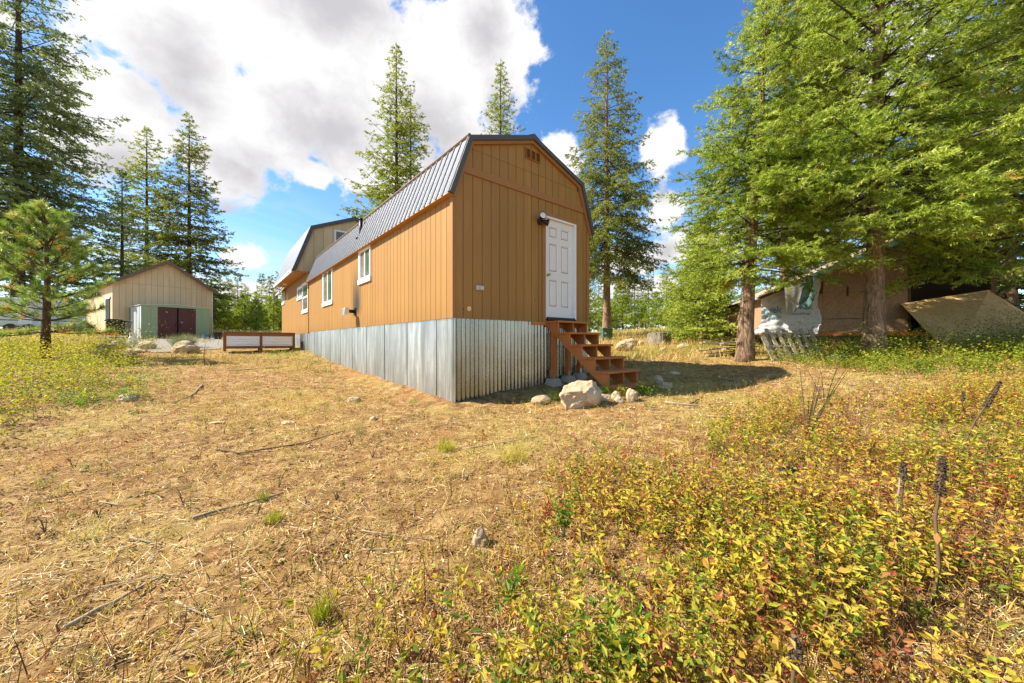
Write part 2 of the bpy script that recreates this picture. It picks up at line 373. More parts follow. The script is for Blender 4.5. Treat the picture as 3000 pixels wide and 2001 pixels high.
leafmat('left_leaf', [(0, (.13, .18, .018)), (.3, (.30, .33, .03)), (.6, (.50, .46, .045)), (.85, (.58, .48, .06)), (1, (.40, .22, .06))], .4)
leafmat('straw', [(0, (.20, .105, .036)), (.3, (.42, .26, .09)), (.6, (.62, .43, .17)), (.85, (.76, .58, .29)), (1, (.84, .72, .48))], .15, .8)
leafmat('litter', [(0, (.085, .042, .018)), (.35, (.24, .105, .035)), (.65, (.40, .19, .055)), (.85, (.50, .31, .12)), (1, (.66, .52, .32))], .15, .8)
leafmat('grass', [(0, (.16, .23, .02)), (.35, (.34, .37, .03)), (.6, (.55, .46, .06)), (1, (.68, .50, .14))], .35)
leafmat('dry_grass', [(0, (.30, .20, .06)), (.4, (.46, .33, .10)), (.75, (.60, .46, .17)), (1, (.42, .42, .08))], .3)
leafmat('stem_red', [(0, (.09, .035, .02)), (.6, (.17, .07, .03)), (1, (.28, .16, .07))], .0, .8)
leafmat('lavender', [(0, (.12, .16, .06)), (.5, (.25, .29, .11)), (.85, (.42, .42, .17)), (1, (.28, .18, .36))], .25)
leafmat('seedhead', [(0, (.035, .025, .015)), (1, (.14, .10, .06))], 0, .9)
def groundmat():
    m = NT('dry_soil'); v = m.world(); a = m.noise(v, .45, 6, .6); b = m.noise(v, 5, 9, .7, .6); c = m.noise(v, 28, 7, .75, .5)
    st = m.noise(m.world((14, 42, 14)), 1.3, 6, .7, 1.5)
    cc = m.ramp(b, [(.28, (.095, .045, .016)), (.45, (.235, .125, .045)), (.58, (.40, .245, .092)), (.74, (.60, .44, .21))])
    cc = m.mix(m.math('MULTIPLY', m.smooth(c, .48, .66), .5), cc, (.10, .055, .022, 1))
    cc = m.mix(m.math('MULTIPLY', m.smooth(st, .56, .68), .5), cc, (.60, .46, .24, 1))
    cc = m.mix(m.math('MULTIPLY', m.smooth(a, .48, .62), .5), cc, (.40, .33, .09, 1)); cc = m.mix(m.math('MULTIPLY', m.smooth(m.noise(v, .8, 5, .6, .5), .52, .66), .45), cc, (.30, .125, .04, 1))
    sp = m.n('ShaderNodeSeparateXYZ'); m.l(v, sp.inputs[0])
    cc = m.mix(m.math('MULTIPLY', m.smooth(sp.outputs[1], 13, 30), .65), cc, m.mix(b, (.36, .27, .065, 1), (.52, .40, .12, 1)))
    m.bsdf(cc, .95, 0, m.bump(m.math('ADD', b, m.math('MULTIPLY', c, .5)), .9, .05), .15)
groundmat()
def gravelmat():
    m = NT('gravel'); v = m.world(); vo = m.n('ShaderNodeTexVoronoi'); m.l(v, vo.inputs['Vector']); vo.inputs['Scale'].default_value = 28
    m.bsdf(m.mix(vo.outputs['Color'], (.15, .135, .11, 1), (.33, .30, .25, 1)), .95, 0, m.bump(vo.outputs['Distance'], .8, .02))
gravelmat()

# ================================================================== the ground
def graded(lo, hi, a, b, step, ratio=1.16):
    mid = list(np.arange(a, b + 1e-6, step)); s = step; l = []; x = a
    while x > lo: s *= ratio; x -= s; l.append(x)
    r = []; x = b; s = step
    while x < hi: s *= ratio; x += s; r.append(x)
    return np.array(l[::-1] + mid + r)
xs = graded(-900, 900, -13, 14, .13); ys = graded(-60, 1200, .4, 16, .13)
GX, GY = np.meshgrid(xs, ys); GZ = g(GX, GY)
nearw = np.clip((24 - np.abs(GY - 6)) / 14, 0, 1)
GZ = GZ + nearw * .012 * rng.standard_normal(GZ.shape)
S_, T_ = w2loc(GX, GY)
edge = np.maximum(np.maximum(-S_, S_ - 3.66), np.maximum(-T_, T_ - 20))
GZ = GZ + .09 * np.exp(-(np.maximum(edge, 0) / .35) ** 2)          # soil banked up along the skirting
nx, ny = len(xs), len(ys)
idx = np.arange(nx * ny).reshape(ny, nx)
q = np.stack([idx[:-1, :-1], idx[:-1, 1:], idx[1:, 1:], idx[1:, :-1]], -1).reshape(-1, 4)
me = bpy.data.meshes.new('ground'); me.vertices.add(nx * ny); me.vertices.foreach_set('co', np.stack([GX, GY, GZ], -1).astype(np.float32).ravel())
me.loops.add(q.size); me.loops.foreach_set('vertex_index', q.ravel().astype(np.int32)); me.polygons.add(len(q)); me.polygons.foreach_set('loop_start', np.arange(0, q.size, 4, dtype=np.int32))
me.update(calc_edges=True); me.materials.append(M['dry_soil']); me.polygons.foreach_set('use_smooth', [True] * len(q))
go = bpy.data.objects.new('ground', me); col.objects.link(go); go['kind'] = 'structure'
mb = MB(); pts = []
for i in range(9):
    for j in range(5):
        x = -13.2 - i * .85 + (j - 2) * .5; y = 16.6 + i * .55 + (j - 2) * 1.1
        pts.append((x, y, gz(x, y) + .03))
mb.add(pts, [(i * 5 + j, (i + 1) * 5 + j, (i + 1) * 5 + j + 1, i * 5 + j + 1) for i in range(8) for j in range(4)])
mb.build('gravel_path', 'gravel', smooth=True)['kind'] = 'structure'

# ================================================================== the gambrel cabin
HZ = -1.14
def z_(v): return v - HZ
cabin = thing('gambrel_cabin', 'long brown gambrel-roofed cabin with white door on corrugated metal skirting', 'cabin', (HX, HY, HZ), HA)
W, D1, D2 = 3.66, 12.2, 20.0
SB, WT, BS, BZ, PZ = .409, 2.56, .33, 3.55, 4.09        # siding bottom, wall top, break offset/height, peak
def gable_top(s):
    s = min(s, W - s)
    return WT + (BZ - WT) * s / BS if s < BS else BZ + (PZ - BZ) * (s - BS) / (W / 2 - BS)
PW = W / 18
# core volume behind the boards
core = MB(); outl = [(.03, SB), (.03, WT), (BS + .02, BZ - .03), (W / 2, PZ - .03), (W - BS - .02, BZ - .03), (W - .03, WT), (W - .03, SB)]
core.prism([(s, z_(max(z, SB + .02))) for s, z in outl], lambda u, v, w: (u, w, v), .05, D2 - .03)
recalc(core.build('wall_core', 'groove_brown', cabin))
fw = part('front_wall', cabin)
DS0, DS1, DZ0, DZ1 = 2.26, 3.13, .49, 2.62
BELT0, BELT1 = 2.975, 3.10
def front_poly(a, b, lo, hi_fn):
    pts = [(a, lo), (b, lo)]
    cuts = sorted([c for c in (BS, W / 2, W - BS) if a < c < b], reverse=True)
    pts += [(c, hi_fn(c)) for c in [b] + cuts + [a]]
    return pts
G2 = .0055
fr = lambda u, v, w: (u, w, v)
for i in range(18):
    a, b = i * PW + G2, (i + 1) * PW - G2
    segs = [(SB, None)]
    if b > DS0 - .13 and a < DS1 + .06:
        segs = [(DZ1 + .03, None)]
        if a < DS0 - .13: b2 = DS0 - .13; mbx = MB().prism([(s, z_(z)) for s, z in front_poly(a, b2, SB, lambda s: DZ1 + .03)], fr, 0, .018); recalc(mbx.build('plank', 'brown_siding', fw))
        if b > DS1 + .06: a2 = DS1 + .06; mbx = MB().prism([(s, z_(z)) for s, z in front_poly(a2, b, SB, lambda s: DZ1 + .03)], fr, 0, .018); recalc(mbx.build('plank', 'brown_siding', fw))
    for lo, _ in segs:
        p = front_poly(a, b, lo, lambda s: min(BELT0 + .03, gable_top(s)))
        recalc(MB().prism([(s, z_(z)) for s, z in p], fr, 0, .018).build('plank', 'brown_siding', fw))
    if min(gable_top(a), gable_top(b)) > BELT1 - .02:
        seam = 3.45
        for lo, hi in ((BELT1 - .03, seam - .003), (seam + .003, 9)):
            p = front_poly(a, b, lo, lambda s: min(hi, gable_top(s)))
            if min(gable_top(a), gable_top(b)) > lo + .01:
                recalc(MB().prism([(s, z_(z)) for s, z in p], fr, 0, .018).build('plank', 'brown_siding', fw))
MB().prism([(.135, z_(BELT0)), (W - .135, z_(BELT0)), (W - .175, z_(BELT1)), (.175, z_(BELT1))], fr, -.028, .0).build('belt_trim', 'brown_trim', fw)
MB().box(DS0 - .13, DS0 - .035, -.022, .02, z_(SB), z_(DZ1 + .12)).build('door_trim', 'brown_trim', fw)
MB().box(DS0 - .035, DS1 + .14, -.02, .018, z_(DZ1 + .035), z_(DZ1 + .12)).build('door_trim', 'brown_trim', fw)
MB().box(DS1 + .06, DS1 + .14, -.021, .018, z_(SB), z_(DZ1 + .035)).build('door_trim', 'brown_trim', fw)
MB().box(W - .09, W, -.02, 0, z_(SB), z_(WT)).build('corner_trim', 'brown_trim', fw)
MB().box(.0, .035, -.02, 0, z_(SB), z_(WT + .06)).build('corner_trim', 'brown_trim', fw)
MB().box(-.02, 0, -.02, .07, z_(SB), z_(WT)).build('corner_trim', 'brown_trim', fw)
# door
door = part('entry_door', cabin)
jam = MB(); jam.box(DS0 - .035, DS0, -.006, .1, z_(DZ0), z_(DZ1)); jam.box(DS1, DS1 + .06, -.03, .1, z_(DZ0), z_(DZ1)); jam.box(DS0 - .035, DS1 + .06, -.031, .1, z_(DZ1), z_(DZ1 + .035))
jam.build('door_frame', 'white_paint', door)
def relief_panel(mb, x0, x1, z0, z1, y, dpt):
    i1, i2 = .028, .055
    ring = lambda i, yy: [(x0 + i, yy, z0 + i), (x1 - i, yy, z0 + i), (x1 - i, yy, z1 - i), (x0 + i, yy, z1 - i)]
    v = ring(0, y) + ring(i1, y + dpt) + ring(i2, y + .002)
    f = [(a + k, a + (k + 1) % 4, a + 4 + (k + 1) % 4, a + 4 + k) for a in (0, 4) for k in range(4)] + [(8, 9, 10, 11)]
    mb.add(v, f)
sx0, sx1, sz0, sz1 = DS0, DS1, z_(DZ0 + .03), z_(DZ1 - .004)
sw, sh = sx1 - sx0, sz1 - sz0
cols_ = [(sx0 + .115, sx0 + sw / 2 - .055), (sx0 + sw / 2 + .055, sx1 - .115)]
rows_ = [(sz0 + .22, sz0 + .82), (sz0 + .98, sz0 + 1.60), (sz0 + 1.72, sz0 + 1.96)]
xs_ = [sx0, cols_[0][0], cols_[0][1], cols_[1][0], cols_[1][1], sx1]; zs_ = [sz0] + [v for r in rows_ for v in r] + [sz1]
sl = MB()
for a in range(5):
    for b in range(7):
        if a % 2 == 1 and b % 2 == 1: continue
        sl.add([(xs_[a], .03, zs_[b]), (xs_[a + 1], .03, zs_[b]), (xs_[a + 1], .03, zs_[b + 1]), (xs_[a], .03, zs_[b + 1])], [(0, 1, 2, 3)])
sl.build('door_slab', 'door_white', door)
for c0, c1 in cols_:
    for r0, r1 in rows_:
        m_ = MB(); relief_panel(m_, c0, c1, r0, r1, .03, .024); m_.build('door_panel', 'door_white', door)
MB().box(DS0, DS1, -.05, .06, z_(DZ0 - .03), z_(DZ0 + .028)).build('threshold', 'black_metal', door)
kb = MB(); kb.lathe([(.028, 0), (.028, .01), (.012, .014), (.012, .045), (.027, .055), (.03, .07), (.02, .085)], n=12)
kb.v = [(DS0 + .06 + x, .03 - z, z_(1.42) + y) for x, y, z in kb.v]; kb.build('doorknob', 'brass', door, True)
# gable vent, three louvred bays
vent = part('gable_vent', cabin)
for k in range(3):
    a = 1.66 + k * .135
    v_ = MB(); v_.box(a, a + .012, -.03, 0, z_(3.70), z_(3.90)); v_.box(a + .118, a + .13, -.03, 0, z_(3.70), z_(3.90)); v_.box(a + .012, a + .118, -.03, 0, z_(3.70), z_(3.712)); v_.box(a + .012, a + .118, -.03, 0, z_(3.888), z_(3.90))
    v_.build('vent_frame', 'brown_trim', vent)
    for j in range(7):
        zz = z_(3.718 + j * .0245); MB().add([(a + .012, -.024, zz), (a + .118, -.024, zz), (a + .118, -.004, zz + .02), (a + .012, -.004, zz + .02)], [(0, 1, 2, 3)]).build('slat', 'brown_trim', vent)
# twin flood light
fl = part('flood_light', cabin)
fb = MB(); fb.lathe([(.055, 0), (.055, .02), (.04, .03), (.03, .05)], n=14); fb.v = [(2.04 + x, -.001 - z, z_(2.50) + y) for x, y, z in fb.v]; fb.box(2.005, 2.075, -.06, -.03, z_(2.42), z_(2.47)); fb.build('lamp_base', 'bronze', fl)
def lamp_head(p, d):
    d = Vector(d).normalized(); p = Vector(p)
    h = MB(); h.tube([p, p + d * .03, p + d * .07, p + d * .14, p + d * .15], [.02, .03, .036, .075, .078], 14); h.build('lamp_head', 'bronze', fl, True)
    l = MB(); l.tube([p + d * .149, p + d * .158], [.066, .05], 14); l.build('lamp_lens', 'lens_glass', fl)
lamp_head((2.03, -.05, z_(2.53)), (-.35, -1, .25)); lamp_head((2.06, -.06, z_(2.50)), (1, -.55, -.25))
ob = MB(); ob.box(.46, .62, -.05, 0, z_(.93), z_(1.01)); ob.box(.52, .60, -.075, -.05, z_(.935), z_(1.005)); bevel(ob.build('outlet_box', 'grey_plastic', cabin), .006)
pl = MB(); pl.lathe([(.045, 0), (.04, .006), (.001, .008)], n=14); pl.v = [(.33 + x, -z, z_(.585) + y) for x, y, z in pl.v]; pl.build('hole_plug', 'foam_plug', cabin)
for s, z in ((.205, .565), (.205, .50), (1.93, .86)):
    h_ = MB(); h_.lathe([(.013, 0), (.001, .003)], n=8); h_.v = [(s + x, -w, z_(z) + y) for x, y, w in h_.v]; h_.build('knot_hole', 'dark_void', cabin)
# left side wall: one shared board, sixty of them; cut boards round the windows
lw = part('side_wall', cabin)
WINS = [(4.26, 5.10, 1.72, 2.50), (8.17, 9.45, 1.42, 2.54), (12.30, 13.50, 1.40, 2.56), (13.52, 14.75, 2.10, 2.52), (18.9, 19.7, 2.28, 2.80)]
def side_plank(t0, t1, z0, z1, m='brown_siding_soot'):
    o = MB().box(0, .018, -(t1 - t0) / 2, (t1 - t0) / 2, 0, z1 - z0).build('plank', m, lw); o.location = (0, (t0 + t1) / 2, z_(z0)); return o
base_pl = None
for i in range(60):
    a, b = .02 + i * (D1 - .06) / 60 + .0065, .02 + (i + 1) * (D1 - .06) / 60 - .0065
    win = [w for w in WINS if b > w[0] and a < w[1]]
    if not win:
        if base_pl is None: base_pl = side_plank(a, b, SB, WT)
        else: dup(base_pl, lw, (0, (a + b) / 2, z_(SB)))
    else:
        w = win[0]; side_plank(a, b, SB, w[2]); side_plank(a, b, w[3], WT)
        if a < w[0]: side_plank(a, w[0], w[2], w[3])
        if b > w[1]: side_plank(w[1], b, w[2], w[3])
base_pl = None
for i in range(19):
    a, b = D1 + .04 + i * (D2 - D1 - .04) / 19 + .005, D1 + .04 + (i + 1) * (D2 - D1 - .04) / 19 - .005
    win = [w for w in WINS if b > w[0] and a < w[1]]
    if not win:
        if base_pl is None: base_pl = side_plank(a, b, .36, 3.05, 'brown_siding')
        else: dup(base_pl, lw, (0, (a + b) / 2, z_(.36)))
    else:
        lo = min(w[2] for w in win); hi = max(w[3] for w in win); side_plank(a, b, .36, lo, 'brown_siding'); side_plank(a, b, hi, 3.05, 'brown_siding')
MB().box(-.025, 0, D1 - .035, D1 + .035, z_(.36), z_(WT)).build('joint_trim', 'brown_trim', lw)
def window(t0, t1, z0, z1, kind):
    w = part('window', cabin); tw = .075
    f = MB(); f.box(-.028, .01, t0 - tw, t1 + tw, z_(z1), z_(z1 + tw)); f.box(-.026, .01, t0 - tw, t0, z_(z0), z_(z1)); f.box(-.026, .01, t1, t1 + tw, z_(z0), z_(z1)); f.build('window_frame', 'white_paint', w)
    MB().box(-.045, .01, t0 - tw - .02, t1 + tw + .02, z_(z0 - .13), z_(z0)).build('window_sill', 'white_paint', w)
    if kind == 'h':
        mid = (t0 + t1) / 2
        s = MB()
        for a, b in ((t0, mid), (mid, t1)):
            s.box(-.014, .012, a, a + .04, z_(z0), z_(z1)); s.box(-.014, .012, b - .04, b, z_(z0), z_(z1)); s.box(-.013, .012, a + .04, b - .04, z_(z0), z_(z0 + .04)); s.box(-.013, .012, a + .04, b - .04, z_(z1 - .04), z_(z1))
        s.build('sash', 'white_paint', w)
        MB().box(.0, .012, mid + .04, t1 - .04, z_(z0 + .04), z_(z1 - .04)).build('pane', 'pane_curtain', w)
        MB().box(.0, .012, t0 + .04, mid - .04, z_(z0 + .04), z_(z1 - .04)).build('pane', 'pane_green', w)
    else:
        mid = (z0 + z1) / 2
        s = MB()
        for a, b in ((z0, mid), (mid, z1)):
            s.box(-.014, .012, t0, t1, z_(a), z_(a + .04)); s.box(-.014, .012, t0, t1, z_(b - .04), z_(b)); s.box(-.013, .012, t0, t0 + .04, z_(a + .04), z_(b - .04)); s.box(-.013, .012, t1 - .04, t1, z_(a + .04), z_(b - .04))
        s.build('sash', 'white_paint', w)
        MB().box(0, .012, t0 + .04, t1 - .04, z_(z0 + .04), z_(mid - .04)).build('pane', 'pane_curtain', w)
        MB().box(0, .012, t0 + .04, t1 - .04, z_(mid + .04), z_(z1 - .04)).build('pane', 'pane_green', w)
for w, k in zip(WINS, 'hhvhh'): window(*w, k)
# far side and back boards as one plain face each
MB().box(W - .018, W, .02, D2, z_(SB), z_(WT)).build('far_side_wall', 'brown_siding', cabin)
# stove exhaust hood
ex = part('exhaust_vent', cabin)
e_ = MB(); e_.box(-.03, -.002, 5.45, 5.62, z_(.76), z_(.97)); e_.build('wall_plate', 'black_metal', ex)
e_ = MB(); e_.tube([(-.03, 5.54, z_(.87)), (-.22, 5.54, z_(.87))], .05, 12); e_.build('pipe', 'black_metal', ex, True)
e_ = MB(); e_.prism([(-.20, .79), (-.36, .74), (-.33, .95), (-.22, .985)], lambda u, v, w: (u, w, z_(v)), 5.40, 5.68); bevel(recalc(e_.build('hood', 'galvanized', ex)), .01)
# roof: ribbed metal sheets, one object for each sheet
def rib_sheet(width, length, pitch=.2286, rib=.019):
    """sheet in the plane y = along the eave, x = up the slope, z = outward"""
    prof = []; y = 0.
    while y < width - 1e-6:
        for o, h in ((0, 0), (.02, rib), (.045, rib), (.065, 0)):
            if y + o <= width + 1e-6: prof.append((y + o, h))
        y += pitch
    prof.append((width, 0)); mb_ = MB()
    n = len(prof); V = [(x, yy, h) for x in (0, length) for yy, h in prof]
    mb_.add(V, [(k, k + 1, n + k + 1, n + k) for k in range(n - 1)])
    return mb_
def roof_slope(parent, name, p0, p1, t0, t1, m='roof_metal', wdt=.9144):
    (s0, z0), (s1, z1) = p0, p1
    L = math.hypot(s1 - s0, z1 - z0); ang = math.atan2(z1 - z0, s1 - s0)
    holder = part(name, parent); src = None; t = t0
    while t < t1 - .01:
        w_ = min(wdt, t1 - t)
        if src is None or w_ < wdt - 1e-4:
            o = rib_sheet(w_, L).build('roof_sheet', m, holder); o.rotation_euler = (0, -ang, 0); o.location = (s0, t, z_(z0))
            if src is None: src = o
        else: dup(src, holder, (s0, t, z_(z0)), (0, -ang, 0))
        t += wdt
    return holder
EV = -.115; EZ = WT - .03
RB = (BS - .045, BZ + .055); RP = (W / 2, PZ + .065)
mir = lambda p: (W - p[0], p[1])
roof_slope(cabin, 'lower_roof', (EV, EZ), RB, -.09, D1 + .06)
roof_slope(cabin, 'upper_roof', RB, RP, -.09, D1 + .06)
roof_slope(cabin, 'upper_roof', RP, mir(RB), -.09, D1 + .06)
roof_slope(cabin, 'lower_roof', mir(RB), mir((EV, EZ)), -.09, D1 + .06)
mb = MB(); mb.prism([(EV - .005, z_(EZ - .012)), (.02, z_(WT - .05)), (.02, z_(WT + .12)), (EV + .03, z_(EZ + .06))], lambda u, v, w: (u, w, v), -.06, D1 + .04)
recalc(mb.build('eave_board', 'soffit_wood', cabin))
for sgn in (0, 1):
    f_ = (lambda p: p) if not sgn else mir
    a, b = f_(RB), f_(RP)
    mb = MB(); mb.tube([(a[0], -.09, z_(a[1] + .02)), (a[0], D1 + .05, z_(a[1] + .02))], .035, 6); mb.build('break_flashing', 'roof_brown', cabin)
mb = MB(); mb.prism([(W / 2 - .16, z_(RP[1] - .03)), (W / 2, z_(RP[1] + .05)), (W / 2 + .16, z_(RP[1] - .03)), (W / 2, z_(RP[1] + .02))], lambda u, v, w: (u, w, v), -.1, D1 + .05); recalc(mb.build('ridge_cap', 'dark_trim', cabin))
# rake trims: grey metal over a brown board
def strip(path, wdt):
    """polygon strips hanging below each segment of a rake line"""
    out = []
    off = []
    for i, (x, z) in enumerate(path):
        n_ = Vector((0, 0))
        for j in (i - 1, i):
            if 0 <= j < len(path) - 1:
                dd = Vector((path[j + 1][0] - path[j][0], path[j + 1][1] - path[j][1])).normalized(); n_ += Vector((dd.y, -dd.x))
        n_.normalize()
        k = 1.0
        if 0 < i < len(path) - 1:
            dd = Vector((path[i + 1][0] - path[i][0], path[i + 1][1] - path[i][1])).normalized(); k = 1 / max(.5, n_.dot(Vector((dd.y, -dd.x))))
        off.append((x + n_.x * wdt * k, z + n_.y * wdt * k))
    return [[path[i], path[i + 1], off[i + 1], off[i]] for i in range(len(path) - 1)], off
rake = [(EV, EZ - .01), RB, RP, mir(RB), mir((EV, EZ - .01))]
rake = [(x, z + .02) for x, z in rake]
quads, off = strip(rake, .085)
for qd in quads: recalc(MB().prism([(x, z_(z)) for x, z in qd], fr, -.10, -.06).build('rake_trim', 'dark_trim', cabin))
quads, _ = strip([(x, z) for x, z in off], .055)
for qd in quads: recalc(MB().prism([(x, z_(z)) for x, z in qd], fr, -.055, -.003).build('rake_board', 'brown_trim', cabin))
quads, _ = strip([(x, z - .02) for x, z in rake], .10)
for qd in quads: recalc(MB().prism([(x, z_(z)) for x, z in qd], fr, -.06, .04).build('rake_soffit', 'brown_trim', cabin))
# stove pipe on the lower slope
sp_ = MB(); sp_.tube([(.15, 5.53, z_(2.98)), (.15, 5.53, z_(3.56))], .05, 12); sp_.tube([(.15, 5.53, z_(3.54)), (.15, 5.53, z_(3.60))], [.062, .055], 12); sp_.build('stove_pipe', 'black_metal', cabin, True)
sp_ = MB(); sp_.tube([(.13, 5.53, z_(2.98)), (.15, 5.53, z_(3.10))], [.13, .055], 12); sp_.build('pipe_boot', 'black_metal', cabin, True)
# loft over the rear half: taller gambrel in beige boards that juts past the wall
LT0, LT1 = 12.64, 18.3
lo_ = [(-.50, 3.07), (.22, 5.0), (2.05, 5.80), (3.88, 5.0), (4.6, 3.07)]
core = MB(); core.prism([(s, z_(z)) for s, z in [(-.47, 3.09), (.24, 4.96), (2.05, 5.74), (3.86, 4.96), (4.57, 3.09)]], fr, LT0 + .02, LT1 - .02); recalc(core.build('loft_core', 'groove_beige', cabin))
lwal = part('loft_wall', cabin)
def loft_top(s):
    s = min(s, 4.1 - s); return 3.07 + (s + .5) * (1.93 / .72) if s < .22 else 5.0 + (s - .22) * (.8 / 1.83)
LWN = (1.20, 2.35, 4.30, 5.08)
for i in range(13):
    a, b = -.5 + i * .3923 + .006, -.5 + (i + 1) * .3923 - .006
    cuts = sorted([c for c in (.22, 2.05, 3.88) if a < c < b], reverse=True)
    hi = [(c, max(3.08, loft_top(c))) for c in [b] + cuts + [a]]
    def mk(a_, b_, lo, cap=99):
        cs = sorted([c for c in (.22, 2.05, 3.88) if a_ < c < b_], reverse=True)
        recalc(MB().prism([(a_, z_(lo)), (b_, z_(lo))] + [(c, z_(min(cap, max(lo + .005, loft_top(c))))) for c in [b_] + cs + [a_]], fr, LT0, LT0 + .018).build('plank', 'beige_siding', lwal))
    if b > LWN[0] and a < LWN[1]:
        mk(a, b, 3.07, LWN[2]); mk(a, b, LWN[3])
        if a < LWN[0]: mk(a, LWN[0], LWN[2], LWN[3])
        if b > LWN[1]: mk(LWN[1], b, LWN[2], LWN[3])
    else: mk(a, b, 3.07)
lwn = part('loft_window', cabin); f = MB(); a, b, c, d = LWN
f.box(a - .07, b + .07, LT0 - .03, LT0 + .01, z_(d), z_(d + .07)); f.box(a - .07, b + .07, LT0 - .03, LT0 + .01, z_(c - .07), z_(c)); f.box(a - .07, a, LT0 - .028, LT0 + .01, z_(c), z_(d)); f.box(b, b + .07, LT0 - .028, LT0 + .01, z_(c), z_(d)); f.box((a + b) / 2 - .03, (a + b) / 2 + .03, LT0 - .02, LT0 + .01, z_(c), z_(d))
f.build('window_frame', 'white_paint', lwn)
MB().box(a, (a + b) / 2 - .03, LT0, LT0 + .012, z_(c), z_(d)).build('pane', 'pane_dark', lwn); MB().box((a + b) / 2 + .03, b, LT0, LT0 + .012, z_(c), z_(d)).build('pane', 'pane_dark', lwn)
LE = (-.56, 3.10); LB = (.15, 5.09); LP = (2.05, 5.90); m4 = lambda p: (4.1 - p[0], p[1])
for n_, p, q in (('loft_lower_roof', LE, LB), ('loft_upper_roof', LB, LP), ('loft_upper_roof', LP, m4(LB)), ('loft_lower_roof', m4(LB), m4(LE))): roof_slope(cabin, n_, p, q, LT0 - .10, LT1 + .10, 'roof_far')
quads, off = strip([(x, z + .02) for x, z in (LE, LB, LP, m4(LB), m4(LE))], .15)
for qd in quads: recalc(MB().prism([(x, z_(z)) for x, z in qd], fr, LT0 - .11, LT0 - .05).build('loft_rake', 'dark_trim', cabin))
MB().box(-.60, -.565, LT0 - .08, LT1 + .08, z_(2.98), z_(3.12)).build('loft_fascia', 'white_paint', cabin)
MB().box(-.56, .02, LT0 - .02, LT1 + .05, z_(3.03), z_(3.065)).build('loft_soffit', 'soffit_wood', cabin)
MB().box(-.36, -.2, 16.6, 16.8, z_(2.96), z_(3.028)).build('soffit_lamp', 'white_paint', cabin)
# lower roof that carries on past the loft
roof_slope(cabin, 'rear_roof', (-.32, 2.72), (.25, 3.5), LT1 + .12, D2 + .3, 'roof_far')
MB().prism([(-.36, z_(2.66)), (-.30, z_(2.66)), (.28, z_(3.45)), (.22, z_(3.48))], fr, LT1 + .06, LT1 + .11).build('rear_rake', 'white_paint', cabin)
MB().prism([(-.38, z_(2.74)), (-.34, z_(2.72)), (.22, z_(3.52)), (.18, z_(3.55))], fr, LT1 + .05, LT1 + .10).build('rear_rake_cap', 'red_plastic', cabin)
# corrugated skirting, sheet by sheet
sk = part('skirting', cabin)
def corr_sheet(width, z0, z1, bow=.0, per=.0677, amp=.011):
    n = max(2, int(width / per * 8)); mb_ = MB(); V = []; rows = 3
    for r in range(rows):
        zz = z0 + (z1 - z0) * r / (rows - 1)
        for k in range(n + 1):
            x = width * k / n; V.append((x, amp * math.sin(2 * math.pi * x / per) + .034 + bow * math.sin(math.pi * r / (rows - 1)) * math.sin(math.pi * x / width), zz))
    mb_.add(V, [(r * (n + 1) + k, r * (n + 1) + k + 1, (r + 1) * (n + 1) + k + 1, (r + 1) * (n + 1) + k) for r in range(rows - 1) for k in range(n)])
    return mb_
cuts = [0, .62, 1.22, 1.84, 2.42, 3.04, 3.66]
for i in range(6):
    o = corr_sheet(cuts[i + 1] - cuts[i] - .004, z_(-1.3), z_(SB + .03 - (.075 if i > 2 else 0)), random.uniform(-.006, .012), .092, .0125).build('corrugated_sheet', 'galvanized_shade', sk, True)
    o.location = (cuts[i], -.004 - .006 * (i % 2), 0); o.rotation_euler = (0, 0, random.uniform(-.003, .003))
t = 0.
i = 0
while t < 15.6:
    w_ = .66
    o = corr_sheet(w_ + .012, z_(-1.4), z_((SB if t < D1 - .3 else .36) + .03), random.uniform(-.01, .012)).build('corrugated_sheet', 'galvanized', sk, True)
    o.rotation_euler = (0, random.uniform(-.004, .004), -math.pi / 2); o.location = (-.004 - .007 * (i % 2), t + w_, 0); t += w_; i += 1
MB().box(.004, .05, .004, .012, z_(-1.3), z_(SB - .003)).box(.004, .012, .012, .06, z_(-1.3), z_(SB - .003)).build('corner_flashing', 'galvanized', sk)
MB().box(.09, W - .05, .09, D2 - .1, z_(-1.2), z_(SB)).build('crawlspace_core', 'dark_void', cabin)

# ================================================================== wooden stairs up to the door
sx, sy = loc2w(DS0 - .0, 0)
stairs = thing('wooden_stairs', 'open reddish-brown timber stairs climbing to the white door', 'stairs', (sx, sy, HZ), HA)
def stp(L, w, z): return (w, -L, z_(z))
SWd = .95
treads = [(.37 + .307 * k, .43 - .243 * k) for k in range(6)]
poly = [(-.0 + .02, .39), ]
prev = .05
pts = []
for k, (L, z) in enumerate(treads):
    back = treads[k - 1][0] - .035 if k else .03
    pts += [(back, z - .042), (L - .035, z - .042)]
botz = float(g(*loc2w(2.7, -1.8))) - .05
pts += [(treads[5][0] - .035, botz), (1.60, botz), (1.50, -.86), (.03, .29)]
for w0 in (0, SWd / 2 - .019, SWd - .038):
    recalc(MB().prism(pts, lambda u, v, w: stp(u, w, v), w0, w0 + .038).build('stringer', 'stair_wood', stairs))
for k, (L, z) in enumerate(treads):
    tr = part('tread', stairs); back = (treads[k - 1][0] - .05 if k else .0)
    n2 = (L - back) / 2
    for j in range(2):
        j2 = random.uniform(-.012, .012)
        o = MB().box(-.03 + j2, SWd + .03 + j2, -(back + (j + 1) * n2 - .004), -(back + j * n2 + .004), z_(z - .04), z_(z + random.uniform(-.003, .003))).build('tread_board', 'stair_wood', tr); bevel(o, .004)
